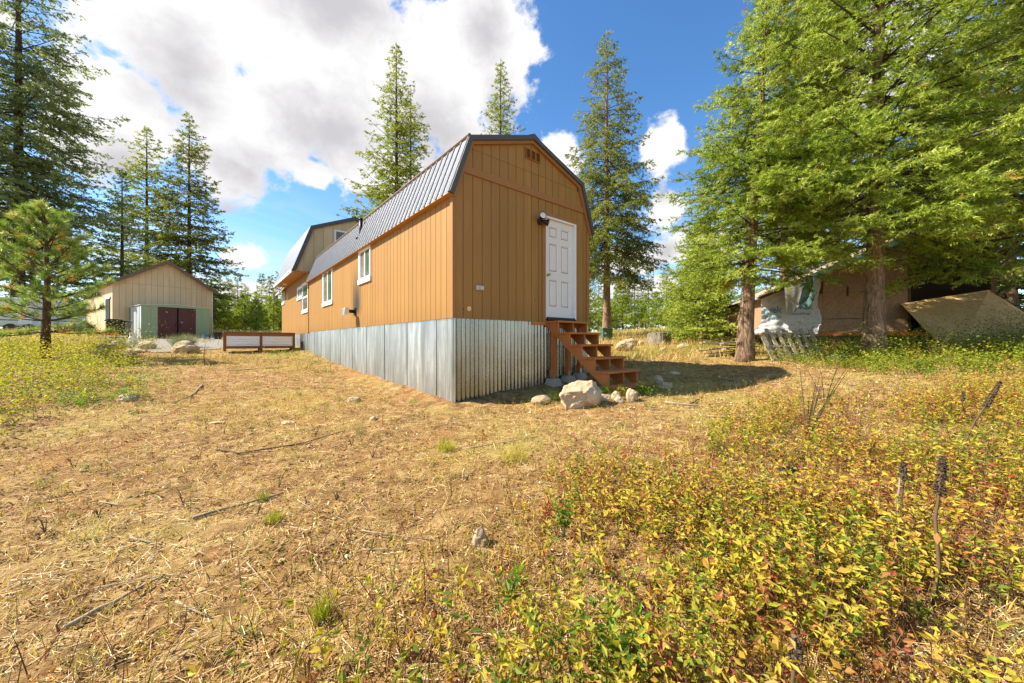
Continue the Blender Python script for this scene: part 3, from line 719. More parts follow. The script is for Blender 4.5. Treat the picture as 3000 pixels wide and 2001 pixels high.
for i, (s, L) in enumerate(((.06, .15), (.52, .15), (.90, .15))):
    bx, by = loc2w(DS0 + s, -L); zb = gz(bx, by) + .19
    MB().box(s - .045, s + .045, -L - .045, -L + .045, z_(zb), z_(.30)).build('post', 'stair_wood', stairs)
    MB().box(s - .055, s + .055, -L - .055, -L + .055, z_(zb + .03), z_(zb + .18)).build('post_collar', 'stair_wood', stairs)
    MB().box(s - .06, s - .0, -L - .062, -L - .056, z_(zb), z_(zb + .10)).build('bracket', 'galvanized', stairs)
    lab = ['concrete pier block under the left stair post', 'concrete pier block under the middle stair post', 'concrete pier block under the right stair post'][i]
    o = MB().add([(a * r, b * r, z) for r, z in ((.15, 0), (.15, .05), (.10, .22)) for a, b in ((-1, -1), (1, -1), (1, 1), (-1, 1))],
             [(3, 2, 1, 0), (8, 9, 10, 11)] + [(r * 4 + k, r * 4 + (k + 1) % 4, r * 4 + 4 + (k + 1) % 4, r * 4 + 4 + k) for r in range(2) for k in range(4)]).build('pier_block', 'concrete')
    o.location = (bx, by, zb - .22); o.rotation_euler = (0, 0, HA + .1 * i); bevel(o, .012); tag(o, lab, 'pier block', 'pier blocks under the stairs')
MB().box(-.05, SWd + .05, -.10, -.0, z_(.31), z_(.38)).build('ledger', 'stair_wood', stairs)

# ================================================================== planter beside the cabin
px, py = loc2w(-.3, 13.57)
planter = thing('planter_box', 'raised planter box with ribbed metal sides in a brown timber frame', 'planter', (px, py, -.30), HA)
PL, PH, PD = 2.55, .66, .85
for y in (0, -PD):
    yy = -y
    for k, xx in enumerate((-PL, -PL / 2, -.0)): MB().box(xx - .045 - (.0 if k else -.045) + (0 if k < 2 else -.045), xx + .045 + (.045 if not k else 0) - (0 if k < 2 else .045), yy - .045, yy + .045, -.1, PH).build('post', 'planter_wood', planter)
    MB().box(-PL + .09, -.09, yy - .03, yy + .03, .02, .11).build('rail', 'planter_wood', planter); MB().box(-PL + .09, -.09, yy - .031, yy + .031, PH - .12, PH - .002).build('rail', 'planter_wood', planter)
    for a, b in ((-PL + .05, -PL / 2), (-PL / 2, -.05)):
        V = []; n = 48
        for k in range(n + 1):
            zz = .11 + (PH - .23) * k / n
            V += [(a, yy + .022 * math.sin(2 * math.pi * k / 8) , zz), (b, yy + .022 * math.sin(2 * math.pi * k / 8), zz)]
        MB().add(V, [(2 * k, 2 * k + 1, 2 * k + 3, 2 * k + 2) for k in range(n)]).build('metal_panel', 'bright_metal', planter, True)
for xx in (-PL + .045, -.045):
    MB().box(xx - .02, xx + .02, .05, PD - .05, .0, PH - .04).build('end_panel', 'planter_wood', planter)
for a in ((-PL, 0, -.07, .06), (-PL, 0, PD - .06, PD + .07), (-PL, -PL + .1, .06, PD - .06), (-.1, 0, .06, PD - .06)): MB().box(a[0], a[1], a[2], a[3], PH, PH + .035).build('cap_board', 'planter_wood', planter)
MB().box(-PL + .08, -.08, .06, PD - .06, 0, PH - .08).build('soil', 'dry_soil', planter)

# ================================================================== beige barn behind, green garden shed in front of it
BA = math.atan2(.837, .546)
bx0, by0 = -23.25, 21.15; bz0 = gz(-21, 22) - .1
barn = thing('beige_barn', 'tall beige board-sided barn with brown roof edge at left', 'barn', (bx0, by0, bz0), BA)
BW, BD, BE, BP = 4.67, 7.7, 3.5 - bz0, 5.05 - bz0
bt = lambda s: BE + (BP - BE) * (1 - abs(s - BW / 2) / (BW / 2))
recalc(MB().prism([(.02, 0), (BW - .02, 0), (BW - .02, BE - .02), (BW / 2, BP - .02), (.02, BE - .02)], fr, .02, BD).build('wall_core', 'groove_beige', barn))
bw = part('gable_wall', barn); n = 17
for i in range(n):
    a, b = i * BW / n + .006, (i + 1) * BW / n - .006
    for lo, hi in ((0, BE - .012), (BE, 99)):
        if hi == 99 and max(bt(a), bt(b)) < BE + .03: continue
        top = [(c, min(hi, bt(c))) for c in ([b, BW / 2, a] if a < BW / 2 < b else [b, a])]
        if hi == 99: top = [(c, max(z, BE + .002)) for c, z in top]
        recalc(MB().prism([(a, lo), (b, lo)] + top, fr, 0, .018).build('plank', 'barn_siding', bw))
bs = part('side_wall', barn); src = None
for i in range(19):
    a, b = i * .405 + .006, (i + 1) * .405 - .006
    o = MB().box(0, .018, 0, b - a, 0, BE - .01).build('plank', 'barn_siding', bs) if src is None else dup(src, bs)
    src = src or o; o.location = (0, a, 0)
for s0, s1, z0, z1 in ((-.28, BW / 2, BE - .17, BP + .02), (BW + .28, BW / 2, BE - .17, BP + .02)):
    recalc(MB().prism([(s0, z0), (s1, z1), (s1, z1 + .06), (s0, z0 + .06)], fr, -.3, BD + .2).build('roof_slope', 'roof_far', barn))
    recalc(MB().prism([(s0, z0 - .15), (s1, z1 - .15), (s1, z1 + .07), (s0, z0 + .07)], fr, -.34, -.30).build('rake_trim', 'roof_brown', barn))
MB().box(BW, BW + .05, -.02, .05, 0, BE).build('corner_trim', 'white_paint', barn)
dr = part('side_door', barn); MB().box(-.03, -.002, .55, 1.5, .3, 2.35).build('opening', 'dark_void', dr); MB().box(-.05, -.03, .40, 1.65, 2.35, 2.5).build('door_head', 'white_paint', dr)
MB().box(-.05, -.03, 1.5, 1.62, .3, 2.35).build('door_jamb', 'white_paint', dr)

shx, shy = -20.7, 20.3; shz = gz(-19.8, 21.4) - .06
shed = thing('garden_shed', 'low green metal garden shed with peeling maroon sliding doors', 'shed', (shx, shy, shz), BA)
SWI, SDE, SHE, SPE = 3.05, 2.45, 1.85, 2.0
def ribpanel(x0, x1, z1, m, par, fn=fr, y0=0.):
    mb_ = MB(); V = []; prof = []; x = x0
    while x < x1 - 1e-6:
        prof += [(x, 0), (min(x + .02, x1), -.014), (min(x + .05, x1), -.014), (min(x + .07, x1), 0)]; x += .30
    prof.append((x1, 0)); n = len(prof)
    mb_.add([fn(a, z, y0 + b) for z in (0, z1) for a, b in prof], [(k, k + 1, n + k + 1, n + k) for k in range(n - 1)]); return mb_.build('wall_panel', m, par)
ribpanel(0, .68, SHE, 'shed_green', shed); ribpanel(2.38, SWI, SHE, 'shed_green', shed)
mb = MB(); mb.box(.68, 2.38, .03, .06, 0, SHE); mb.build('door_void', 'dark_void', shed)
for a, b in ((.80, 1.50), (1.58, 2.28)):
    dd = part('shed_door', shed); MB().box(a, b, -.012, .02, .04, SHE - .06).build('door_leaf', 'maroon_door', dd)
    fm = MB(); fm.box(a, a + .04, -.022, -.012, .04, SHE - .06); fm.box(b - .04, b, -.022, -.012, .04, SHE - .06); fm.box(a + .04, b - .04, -.022, -.012, SHE - .12, SHE - .06); fm.build('door_rim', 'maroon_door', dd)
    hx = b - .07 if a < 1 else a + .07; MB().box(hx - .012, hx + .012, -.05, -.022, .7, .9).build('handle', 'black_metal', dd)
for a, b in ((.68, .80), (2.28, 2.38)): MB().box(a, b, -.02, .02, 0, SHE).build('door_jamb', 'maroon_door', shed)
for i in range(8):
    y = i * SDE / 8
    MB().box(-.012, .0, y + .02, y + SDE / 8 - .06, 0, SHE).build('side_panel', 'shed_white' if i < 7 else 'shed_green', shed); MB().box(-.02, .0, y + SDE / 8 - .06, y + SDE / 8 + .02, 0, SHE).build('side_rib', 'shed_stripe', shed)
recalc(MB().prism([(.02, 0), (SWI - .02, 0), (SWI - .02, SHE), (SWI / 2, SPE - .02), (.02, SHE)], fr, .07, SDE).build('shed_body', 'shed_green', shed))
recalc(MB().prism([(-.02, SHE - .02), (SWI + .02, SHE - .02), (SWI + .02, SHE + .03), (SWI / 2, SPE), (-.02, SHE + .03)], fr, -.03, .03).build('gable_rail', 'shed_green', shed))
for s0, s1 in ((-.06, SWI / 2), (SWI + .06, SWI / 2)): recalc(MB().prism([(s0, SHE + .03), (s1, SPE), (s1, SPE + .025), (s0, SHE + .055)], fr, -.06, SDE).build('roof_slope', 'shed_white', shed))

camper = thing('camper_trailer', 'pale camper trailer half hidden behind the young pine', 'trailer', (-40.5, 27.0, gz(-40, 27)), .62)
bevel(recalc(MB().prism([(0, .5), (0, 2.3), (.5, 2.75), (6.0, 2.75), (6.4, 2.3), (6.4, .5)], fr, 0, 2.3).build('body', 'camper_skin', camper)), .1, 3)
for a, b in ((.7, 1.7), (3.9, 5.2)): MB().box(a, b, -.03, 0, 1.35, 2.1).build('window', 'pane_dark', camper)
MB().box(2.4, 3.1, -.03, 0, .65, 2.35).build('door', 'white_paint', camper)
MB().box(0, 6.4, -.02, 0, .95, 1.02).build('stripe', 'shed_stripe', camper)
for xx in (2.0, 2.9): w_ = MB(); w_.tube([(xx, -.05, .35), (xx, .2, .35)], .35, 18); w_.build('wheel', 'black_plastic', camper)

MB().box(1.84, DS0, -.02, .03, z_(.345), z_(SB - .002)).build('rim_board', 'stair_wood', cabin)

# ================================================================== yard objects on the left
def at(x, y, dz=0): return (x, y, gz(x, y) + dz)
bin_ = thing('wheelie_bin', 'black lidded refuse bin beside the green shed', 'bin', at(-21.5, 19.9, -.02), .4)
b_ = MB(); b_.add([(a * r, b * r2, z) for r, r2, z in ((.30, .28, .08), (.38, .36, .98)) for a, b in ((-1, -1), (1, -1), (1, 1), (-1, 1))], [(3, 2, 1, 0), (4, 5, 6, 7)] + [(k, (k + 1) % 4, 4 + (k + 1) % 4, 4 + k) for k in range(4)]); bevel(b_.build('body', 'black_plastic', bin_), .03)
b_ = MB(); b_.prism([(-.43, .985), (.42, .985), (.42, 1.03), (.1, 1.10), (-.3, 1.10), (-.43, 1.03)], fr, -.4, .4); bevel(recalc(b_.build('lid', 'black_plastic', bin_)), .03)
for s in (-1, 1): w_ = MB(); w_.tube([(s * .30, .3, .12), (s * .38, .3, .12)], .12, 14); w_.build('wheel', 'black_plastic', bin_)
tank = thing('propane_tank', 'white propane cylinder standing in the weeds beside the cooler', 'gas cylinder', at(-18.15, 17.4, -.02), .2)
MB().lathe([(.10, 0), (.15, .03), (.152, .08), (.155, .32), (.14, .40), (.09, .45), (.03, .47)], n=20).build('body', 'tank_white', tank, True)
MB().lathe([(.10, -.005), (.115, -.005), (.115, .03), (.10, .03)], n=20).build('foot_ring', 'tank_white', tank)
c_ = MB()
for k in range(10):
    if k in (2, 7): continue
    a = 2 * math.pi * k / 10; b = 2 * math.pi * (k + 1) / 10; c_.add([(.11 * math.cos(q), .11 * math.sin(q), z) for q in (a, b) for z in (.43, .585)], [(0, 2, 3, 1)])
c_.lathe([(.108, .57), (.118, .57), (.118, .595), (.108, .595)], n=20); c_.build('collar', 'tank_white', tank)
v_ = MB(); v_.tube([(0, 0, .46), (0, 0, .54)], .02, 8); v_.tube([(0, 0, .54), (0, 0, .56)], .035, 8); v_.build('valve', 'brass', tank)
cool = thing('cooler_table', 'small white folding table in weeds beside the propane cylinder', 'table', at(-19.0, 17.3, 0), .35)
bevel(MB().box(-.42, .42, -.26, .26, .34, .39).build('tabletop', 'white_paint', cool), .012)
for a in (-.36, .36):
    for b in (-.2, .2): l_ = MB(); l_.beam((a, b, -.02), (a * .9, b, .34), .035, .035); l_.build('leg', 'grey_plastic', cool)
MB().box(-.2, .25, -.15, .2, 0, .22).build('lower_shelf', 'grey_plastic', cool)
can = thing('fuel_can', 'red plastic fuel can lying on the small white table', 'fuel can', at(-19.05, 17.3, .39), .35)
bevel(recalc(MB().prism([(-.2, 0), (.2, 0), (.2, .14), (.08, .19), (-.2, .17)], fr, -.1, .1).build('body', 'red_plastic', can)), .02, 3)
h_ = MB(); h_.tube([(-.15, 0, .16), (-.12, 0, .23), (.02, 0, .23), (.05, 0, .18)], .016, 8); h_.build('handle', 'red_plastic', can, True)
h_ = MB(); h_.tube([(.14, 0, .14), (.23, 0, .24)], [.025, .018], 8); h_.build('spout', 'black_plastic', can)
def cblock(lab, loc, rz, sz=(.40, .20, .20)):
    o = thing('concrete_block', lab, 'concrete block', loc, rz, 'concrete blocks in the weeds'); a, b, c = sz
    m_ = MB(); m_.box(-a / 2, a / 2, -b / 2, -b / 2 + .035, 0, c); m_.box(-a / 2, a / 2, b / 2 - .035, b / 2, 0, c)
    for x in (-a / 2, -.018, a / 2 - .036): m_.box(x + .0005, x + .0355, -b / 2 + .035, b / 2 - .035, .0005, c - .0005)
    bevel(m_.build('block_body', 'concrete', o), .008)
cblock('grey concrete block standing atop two others in left weeds', at(-15.0, 13.45, .12), .3, (.44, .26, .3)); cblock('grey concrete block lying low at the left end under weeds', at(-15.35, 13.5, -.08), .2); cblock('grey concrete block lying low, nearer the rocks', at(-14.35, 13.6, -.08), .35)
jn = thing('garden_sundries', 'small blue and black bucket set behind the planter near barn corner', 'bucket', at(-17.3, 20.6, 0), 0)
MB().lathe([(.14, 0), (.18, .3), (.165, .3), (.13, .02)], n=16).build('blue_bucket', 'blue_plastic', jn)
pot = tag(MB().lathe([(.16, 0), (.22, .42), (.2, .42), (.14, .03)], n=16).build('black_pot', 'black_plastic'), 'black plastic pot behind the planter beside blue bucket', 'pot'); pot.location = at(-16.9, 20.9)

# ------------------------------------------------------------------ rocks
def rock(lab, x, y, sx, sy, sz, seed, sink=.25, rz=0., facet=.5, name='rock', cat='rock', group=None):
    import bmesh
    bm = bmesh.new(); bmesh.ops.create_icosphere(bm, subdivisions=5 if sx > .3 else 4, radius=1)
    rr = random.Random(seed); off = Vector((rr.uniform(-50, 50), rr.uniform(-50, 50), rr.uniform(-50, 50)))
    planes = [(Vector((rr.gauss(0, 1), rr.gauss(0, 1), rr.gauss(0, .8))).normalized(), rr.uniform(.62, .9)) for _ in range(9)]
    for v in bm.verts:
        p = v.co.copy()
        for n_, d_ in planes:
            k = p.dot(n_) - d_
            if k > 0: p -= n_ * k * .92
        p *= 1 + .16 * mnoise.fractal(v.co * 1.3 + off, 1, 2, 4) * facet * 2
        p += v.co * .07 * mnoise.fractal(v.co * 3.5 + off, .9, 2.1, 6) - v.co * .10 * max(0, mnoise.noise(v.co * 2.2 + off * 1.7)) ** 2
        v.co = Vector((p.x * sx, p.y * sy, p.z * sz))
    me = bpy.data.meshes.new(name); bm.to_mesh(me); bm.free(); me.materials.append(M['rock']); me.polygons.foreach_set('use_smooth', [True] * len(me.polygons))
    o = bpy.data.objects.new(name, me); col.objects.link(o); o.location = (x, y, gz(x, y) + sz * (1 - 2 * sink) * .85); o.rotation_euler = (0, 0, rz)
    return tag(o, lab, cat, group)
rock('large pale tan boulder in front of the stairs', 1.06, 5.75, .35, .30, .35, 11, .24, .3, name='boulder', cat='boulder')
rock('oblong pale stone left of the large boulder by stairs', .50, 6.15, .165, .11, .095, 12, .2, .2, name='stone', cat='stone')
rock('flat brown slab stone behind the oblong pale stone', .55, 6.42, .16, .10, .06, 13, .15, -.1, name='stone', cat='stone')
rock('small rounded stone at stair foot right of boulder', 1.72, 5.85, .09, .08, .065, 14, .2, name='stone', cat='stone')
rock('small tan stone stacked behind the stair foot stone', 1.72, 6.02, .085, .08, .09, 15, .15, name='stone', cat='stone')
rock('upright mossy stone in front of the bottom tread', 1.95, 5.92, .12, .10, .14, 16, .2, .4, name='stone', cat='stone')
rock('low dark stone half buried between boulder and stair foot', 1.52, 6.05, .16, .1, .08, 17, .3, name='stone', cat='stone')
rock('grey stone at the right end of the bottom tread', 2.85, 6.75, .14, .12, .09, 18, .25, name='stone', cat='stone')
rock('tan wedge stone just behind the bottom tread right end', 2.95, 7.35, .12, .12, .11, 19, .2, name='stone', cat='stone')
rock('white flat stone in the dry grass left of cabin corner', -2.95, 6.75, .15, .10, .07, 20, .3, name='stone', cat='stone')
rock('small pale stone nearer the camera than the white flat one', -2.05, 5.35, .055, .045, .045, 21, .25, name='stone', cat='stone')
rock('thin flat stone pale in the bare soil left', -3.3, 5.35, .10, .07, .03, 22, .3, name='stone', cat='stone')
rock('pale flat stone far left in bare soil', -4.3, 5.3, .10, .08, .03, 23, .3, name='stone', cat='stone')
rock('white jagged stone among the yellow foreground leaves', -.20, 2.32, .055, .045, .075, 24, .2, .5, name='stone', cat='stone')
rock('big rounded boulder in front of the lavender clump', -13.5, 15.0, .55, .35, .32, 31, .25, .3, name='boulder', cat='boulder')
rock('mid-sized boulder left of the lavender clump', -15.7, 15.7, .34, .3, .30, 32, .25, name='boulder', cat='boulder')
rock('low flat rock in front of the mid-sized boulder', -15.1, 14.6, .42, .25, .14, 33, .3, name='boulder', cat='boulder')
rock('pale rock at the foot of the small white table', -17.3, 15.9, .35, .25, .24, 34, .3, name='boulder', cat='boulder')
rock('sunlit tan boulder beyond the stairs', 4.55, 14.6, .38, .33, .27, 41, .2, .2, name='boulder', cat='boulder')
rock('white boulder behind the sunlit tan one', 5.5, 16.9, .36, .3, .24, 42, .2, .5, name='boulder', cat='boulder')
rock('small white rock leaning on the right of white boulder', 5.95, 16.75, .16, .14, .16, 43, .2, name='boulder', cat='boulder')
rock('flat white rock in dry grass right of the stump', 6.75, 14.3, .27, .2, .15, 44, .25, name='boulder', cat='boulder')
rock('small rounded rock left of the tree stump', 5.75, 13.9, .12, .12, .11, 45, .25, name='stone', cat='stone')
rock('low stone in the weeds at left edge', -6.9, 6.55, .2, .14, .10, 46, .35, name='stone', cat='stone')
rock('grey stone in the shadow right of stairs', 3.75, 8.4, .13, .1, .06, 47, .3, name='stone', cat='stone')
rock('small pale stone in the dry grass beside tan boulder', 4.0, 10.6, .09, .08, .05, 48, .3, name='stone', cat='stone')

# ------------------------------------------------------------------ right side: transformer, stump, pallet, shack
tf = thing('utility_box', 'dark green utility transformer box behind the stairs', 'utility box', at(5.75, 22.2, 0), .12)
bevel(MB().box(-.3, .3, -.28, .28, 0, .62).build('body', 'transformer_green', tf), .015); bevel(recalc(MB().prism([(-.32, .62), (.32, .62), (.32, .70), (-.32, .75)], fr, -.31, .31).build('lid', 'transformer_green', tf)), .015)
MB().box(-.22, -.10, -.285, -.281, .36, .46).build('notice', 'white_paint', tf); MB().box(-.4, .4, -.4, .4, -.1, .02).build('pad', 'concrete', tf)
st = thing('tree_stump', 'wide old tree stump with weathered top in the dry grass', 'stump', at(6.9, 17.0, -.05), 0)
b_ = MB(); n = 26; prof = [(.72, -.1), (.62, .06), (.54, .2), (.50, .40), (.49, .56)]
V = []
for r, z in prof:
    for k in range(n):
        a = 2 * math.pi * k / n; q = r * (1 + .07 * math.sin(3 * a + 1) + .05 * math.sin(7 * a + z * 3) + random.uniform(-.03, .03)); V.append((q * math.cos(a), q * math.sin(a), z + (.05 * math.sin(2 * a) + random.uniform(-.02, .04) if z > .5 else 0)))
b_.add(V, [(i * n + k, i * n + (k + 1) % n, (i + 1) * n + (k + 1) % n, (i + 1) * n + k) for i in range(len(prof) - 1) for k in range(n)] + [tuple(range((len(prof) - 1) * n, len(prof) * n))]); b_.build('stump_body', 'stump_wood', st)
for k in range(14):
    a = random.uniform(0, 6.28); r = random.uniform(.38, .5); b_ = MB(); b_.beam((r * math.cos(a), r * math.sin(a), .5), (r * 1.02 * math.cos(a), r * 1.02 * math.sin(a), .58 + random.uniform(0, .1)), .05, .03); b_.build('splinter', 'stump_wood', st)
# weathered pallet leaning under the wrap
pal = thing('wooden_pallet', 'grey weathered pallet leaning against the shack below the white wrap', 'pallet', at(7.55, 9.45, -.08), .12)
TL = R(-24)
def tilt(o): o.rotation_euler = (TL, 0, 0); return o
for i, (x, w_) in enumerate(((-.74, .13), (-.50, .095), (-.30, .095), (-.08, .10), (.14, .10), (.36, .09), (.60, .13))):
    o = MB().box(x - w_ / 2, x + w_ / 2, -.022, 0, -.02, .90).build('slat', 'grey_wood', pal); o.rotation_euler = (TL, R(-8 + i * 1.2), 0)
for z in (.08, .44, .82): tilt(MB().box(-.80, .72, .0, .09, z - .02, z + .02).build('stringer', 'grey_wood', pal))
for x in (-.6, -.1, .42): tilt(MB().box(x - .05, x + .05, .09, .11, 0, 1.0).build('rear_slat', 'grey_wood', pal))
for i in range(9):
    o = MB().box(-.75, .75, -.07, .07, -.015, .015).build('scrap_board', 'grey_wood'); o.location = (6.55 + .25 * (i % 3) + random.uniform(-.1, .1), 11.2 + .2 * (i % 2), gz(6.6, 11.2) + .08 + .045 * i); o.rotation_euler = (random.uniform(-.06, .06), random.uniform(-.1, .1), random.uniform(-.35, .35) + .1)
    tag(o, 'weathered grey board in the scrap pile behind the leaning trunk', 'board', 'scrap boards piled behind the trunk')

SX0, SYW = 8.55, 12.5
shack = thing('plywood_shack', 'dilapidated plywood shack with green-edged roof under the firs', 'shack', (SX0, SYW, gz(10, 12.5)), R(-15)); shack.scale = (.86, 1, 1)
s0z = gz(10, 12.5); fz = .33 - s0z
def roofz(x): return 1.58 - s0z + .37 * x if x < 7.2 else 1.58 - s0z + .37 * 7.2 - .37 * (x - 7.2)
wl = part('front_wall', shack)
for x0, x1, z0, z1, m_ in ((.1, 2.1, 0, 1.25, 'osb_weathered'), (2.1, 3.4, .42, 1.28, 'osb_weathered'), (3.4, 4.72, .42, 1.28, 'osb_weathered'), (2.1, 3.4, 1.288, 2.5, 'osb_weathered'), (3.4, 4.72, 1.288, 3.3, 'osb_weathered'), (2.1, 4.72, 0.0, .41, 'osb_weathered')):
    lo = fz + z0; p = [(x0 + .004, lo), (x1 - .004, lo), (x1 - .004, min(fz + z1, roofz(x1) - .06)), (x0 + .004, min(fz + z1, roofz(x0) - .06))]
    recalc(MB().prism(p, fr, 0, .015).build('osb_panel', m_, wl))
recalc(MB().prism([(.12, fz), (4.70, fz), (4.70, roofz(4.7) - .08), (.12, roofz(.12) - .08)], fr, .03, .07).build('stud_wall', 'dark_wood', shack))
MB().box(0, 7.4, -.02, .1, fz - .14, fz).build('floor_rim', 'stair_wood', shack); MB().box(0, 7.4, .1, 4.0, fz - .10, fz - .02).build('floor_deck', 'dark_wood', shack)
for x in (.3, 2.5, 3.6, 5.0, 7.2):
    for y in (.1, 3.8): MB().box(x - .06, x + .06, y - .06, y + .06, -.3, fz - .14).build('post', 'grey_wood', shack)
MB().box(1.6, 3.3, .03, .08, fz - .42, fz - .14).build('skirt_board', 'dark_wood', shack)
MB().box(7.05, 7.2, 0, .12, fz, roofz(7.1)).build('corner_post', 'dark_wood', shack); MB().box(4.72, 4.80, -.01, .1, fz, roofz(4.7)).build('door_post', 'dark_wood', shack)
MB().box(.1, 7.2, 3.9, 3.95, fz, roofz(.2)).build('rear_wall', 'dark_wood', shack); MB().box(.1, .14, .1, 3.9, fz, roofz(.1) - .1).build('left_wall', 'osb_weathered', shack)
MB().box(7.14, 7.2, .12, 3.9, fz, roofz(7.2) - .1).build('right_wall', 'dark_wood', shack)
for a, b in ((-.25, 7.2), (7.2, 9.0)):
    recalc(MB().prism([(a, roofz(a)), (b, roofz(b)), (b, roofz(b) + .05), (a, roofz(a) + .05)], fr, -.45, 4.4).build('roof_slope', 'grey_wood', shack))
    recalc(MB().prism([(a, roofz(a) - .11), (b, roofz(b) - .11), (b, roofz(b) - .002), (a, roofz(a) - .002)], fr, -.40, -.36).build('barge_board', 'dark_wood', shack))
recalc(MB().prism([(1.5, roofz(1.5) - .12), (7.2, roofz(7.2) - .12), (7.2, roofz(7.2) + .03), (1.5, roofz(1.5) + .03)], fr, -.46, -.41).build('roof_flashing', 'teal_metal', shack))
hg = MB(); hg.box(2.86, 2.90, -.03, -.001, fz + 1.15, fz + 1.45); hg.build('hinge', 'black_metal', shack)
hb = MB(); hb.box(2.22, 3.9, -.022, -.001, fz + .40, fz + .425); hb.build('hatch_rail', 'dark_wood', shack)
# white house wrap nailed over the left bay, its torn hem blown outward
nu, nv = 46, 30; V = []; rw = random.Random(5)
for j in range(nv + 1):
    for i in range(nu + 1):
        u, v = i / nu, j / nv; x = .0 + 1.95 * u + (.06 * math.sin(9 * v) if i == nu else 0)
        ztop = roofz(x) - .12; zb = fz - .06 + .05 * math.sin(7 * u) - .10 * max(0, 1 - abs(u - .75) * 4) + .02 * rw.uniform(-1, 1)
        if u > .97: zb += .25
        z = ztop * (1 - v) + zb * v
        out = .02 + .30 * max(0, v - .62) ** 1.2 * (1 - .4 * u) + .02 * math.sin(16 * u + 5 * v) * v + .012 * math.sin(31 * u - 9 * v) + .01 * math.sin(40 * v + 11 * u)
        x += -.32 * max(0, v - .7) / .3 * (1 - u) ** 2
        V.append((x, -.02 - out, z))
wrap = MB().add(V, [(j * (nu + 1) + i, j * (nu + 1) + i + 1, (j + 1) * (nu + 1) + i + 1, (j + 1) * (nu + 1) + i) for j in range(nv) for i in range(nu)]).build('house_wrap', 'house_wrap', shack, True)
def text(body, size, loc, parent, m_):
    cu = bpy.data.curves.new('lettering', 'FONT'); cu.body = body; cu.size = size; cu.extrude = .002; cu.offset = size * .012
    t_ = bpy.data.objects.new('tmp', cu); col.objects.link(t_); bpy.context.view_layer.update()
    me = bpy.data.meshes.new_from_object(t_.evaluated_get(bpy.context.evaluated_depsgraph_get())); bpy.data.objects.remove(t_)
    me.materials.clear(); me.materials.append(M[m_]); o = bpy.data.objects.new('lettering', me); col.objects.link(o); o.parent = parent; o.location = loc; o.rotation_euler = (R(90), 0, 0); return o
def wrap_y(x, z):
    u = min(1, max(0, x / 1.95)); zt = roofz(x) - .12; zb = fz - .06; v = min(1, max(0, (zt - z) / (zt - zb)))
    return -.02 - (.02 + .30 * max(0, v - .62) ** 1.2 * (1 - .4 * u) + .02 * math.sin(16 * u + 5 * v) * v + .012 * math.sin(31 * u - 9 * v) + .01 * math.sin(40 * v + 11 * u))
def wrap_text(body, size, x0, z0):
    o = text(body, size, (0, 0, 0), wrap, 'print_blue'); o.rotation_euler = (0, 0, 0)
    for v in o.data.vertices:
        x, z = v.co.x + x0, v.co.y + z0; v.co = Vector((x, wrap_y(x, z) - .034 - v.co.z, z))
wrap_text('yvek', .33, .08, fz + .64); wrap_text('HomeWrap', .13, .06, fz + .47); wrap_text('Tyvek', .33, .92, fz + .74); wrap_text('HomeWrap', .13, 1.0, fz + .56)
V = []; nu, nv = 16, 18
for j in range(nv + 1):
    for i in range(nu + 1):
        u, v = i / nu, j / nv; x = .60 + .80 * u * (1 - .12 * v) + .05 * v; zt = roofz(x) + .02; ln = .95 - .25 * u + .10 * math.sin(5 * u) + .05 * rw.uniform(-1, 1) * (v > .9)
        V.append((x, -.47 - .03 * math.sin(5 * u + 3 * v) * v - .004 * math.sin(19 * u), zt - ln * v))
MB().add(V, [(j * (nu + 1) + i, j * (nu + 1) + i + 1, (j + 1) * (nu + 1) + i + 1, (j + 1) * (nu + 1) + i) for j in range(nv) for i in range(nu)]).build('hanging_tarp', 'grey_tarp', shack, True)
V = []; nu, nv = 8, 14
for j in range(nv + 1):
    for i in range(nu + 1):
        u, v = i / nu, j / nv; x = 1.18 + .36 * u - .12 * v * (1 - u) - .02 * v; V.append((x, -.52 - .04 * math.sin(5 * u + 4 * v), roofz(x) - .05 - .95 * v * (1 - .45 * abs(u - .55))))
MB().add(V, [(j * (nu + 1) + i, j * (nu + 1) + i + 1, (j + 1) * (nu + 1) + i + 1, (j + 1) * (nu + 1) + i) for j in range(nv) for i in range(nu)]).build('net_flap', 'teal_tarp', shack, True)
# big osb sheet slid off the doorway
def sheet(name, lab, c, th, m_, cat):
    c = [Vector(p) for p in c]; n_ = (c[1] - c[0]).cross(c[3] - c[0]).normalized() * th
    b0 = c[0]; o = MB().add([p - b0 for p in c] + [p - b0 + n_ for p in c], [(0, 1, 2, 3), (7, 6, 5, 4)] + [(k, k + 4, (k + 1) % 4 + 4, (k + 1) % 4) for k in range(4)]).build(name, m_); o.location = b0; recalc(o); return tag(o, lab, cat)
sheet('osb_sheet', 'large tan chipboard sheet sloping from the shack doorway into brambles', [(12.2, 11.4, 1.19), (14.3, 10.9, 1.55), (14.6, 9.5, -.25), (11.3, 9.3, -.45)], .018, 'osb_fresh', 'board')
sheet('osb_strip', 'narrow dark-edged chipboard piece propped right of large sheet', [(14.35, 10.92, 1.5), (14.75, 11.0, 1.35), (16.2, 10.2, -.3), (14.75, 9.7, -.25)], .018, 'osb_fresh', 'board')
bag = tag(MB().add([(.22 * math.cos(a) * r * (1 + .3 * math.sin(3 * a)), .16 * math.sin(a) * r, z) for r, z in ((1, 0), (.9, .05), (.35, .09)) for a in [k * .5236 for k in range(12)]], [(r * 12 + k, r * 12 + (k + 1) % 12, r * 12 + 12 + (k + 1) % 12, r * 12 + 12 + k) for r in range(2) for k in range(12)] + [tuple(range(24, 36))]).build('plastic_bag', 'hose'), 'crumpled bluish plastic bag at the foot of the pallet', 'bag'); bag.location = at(8.2, 9.15, .01)
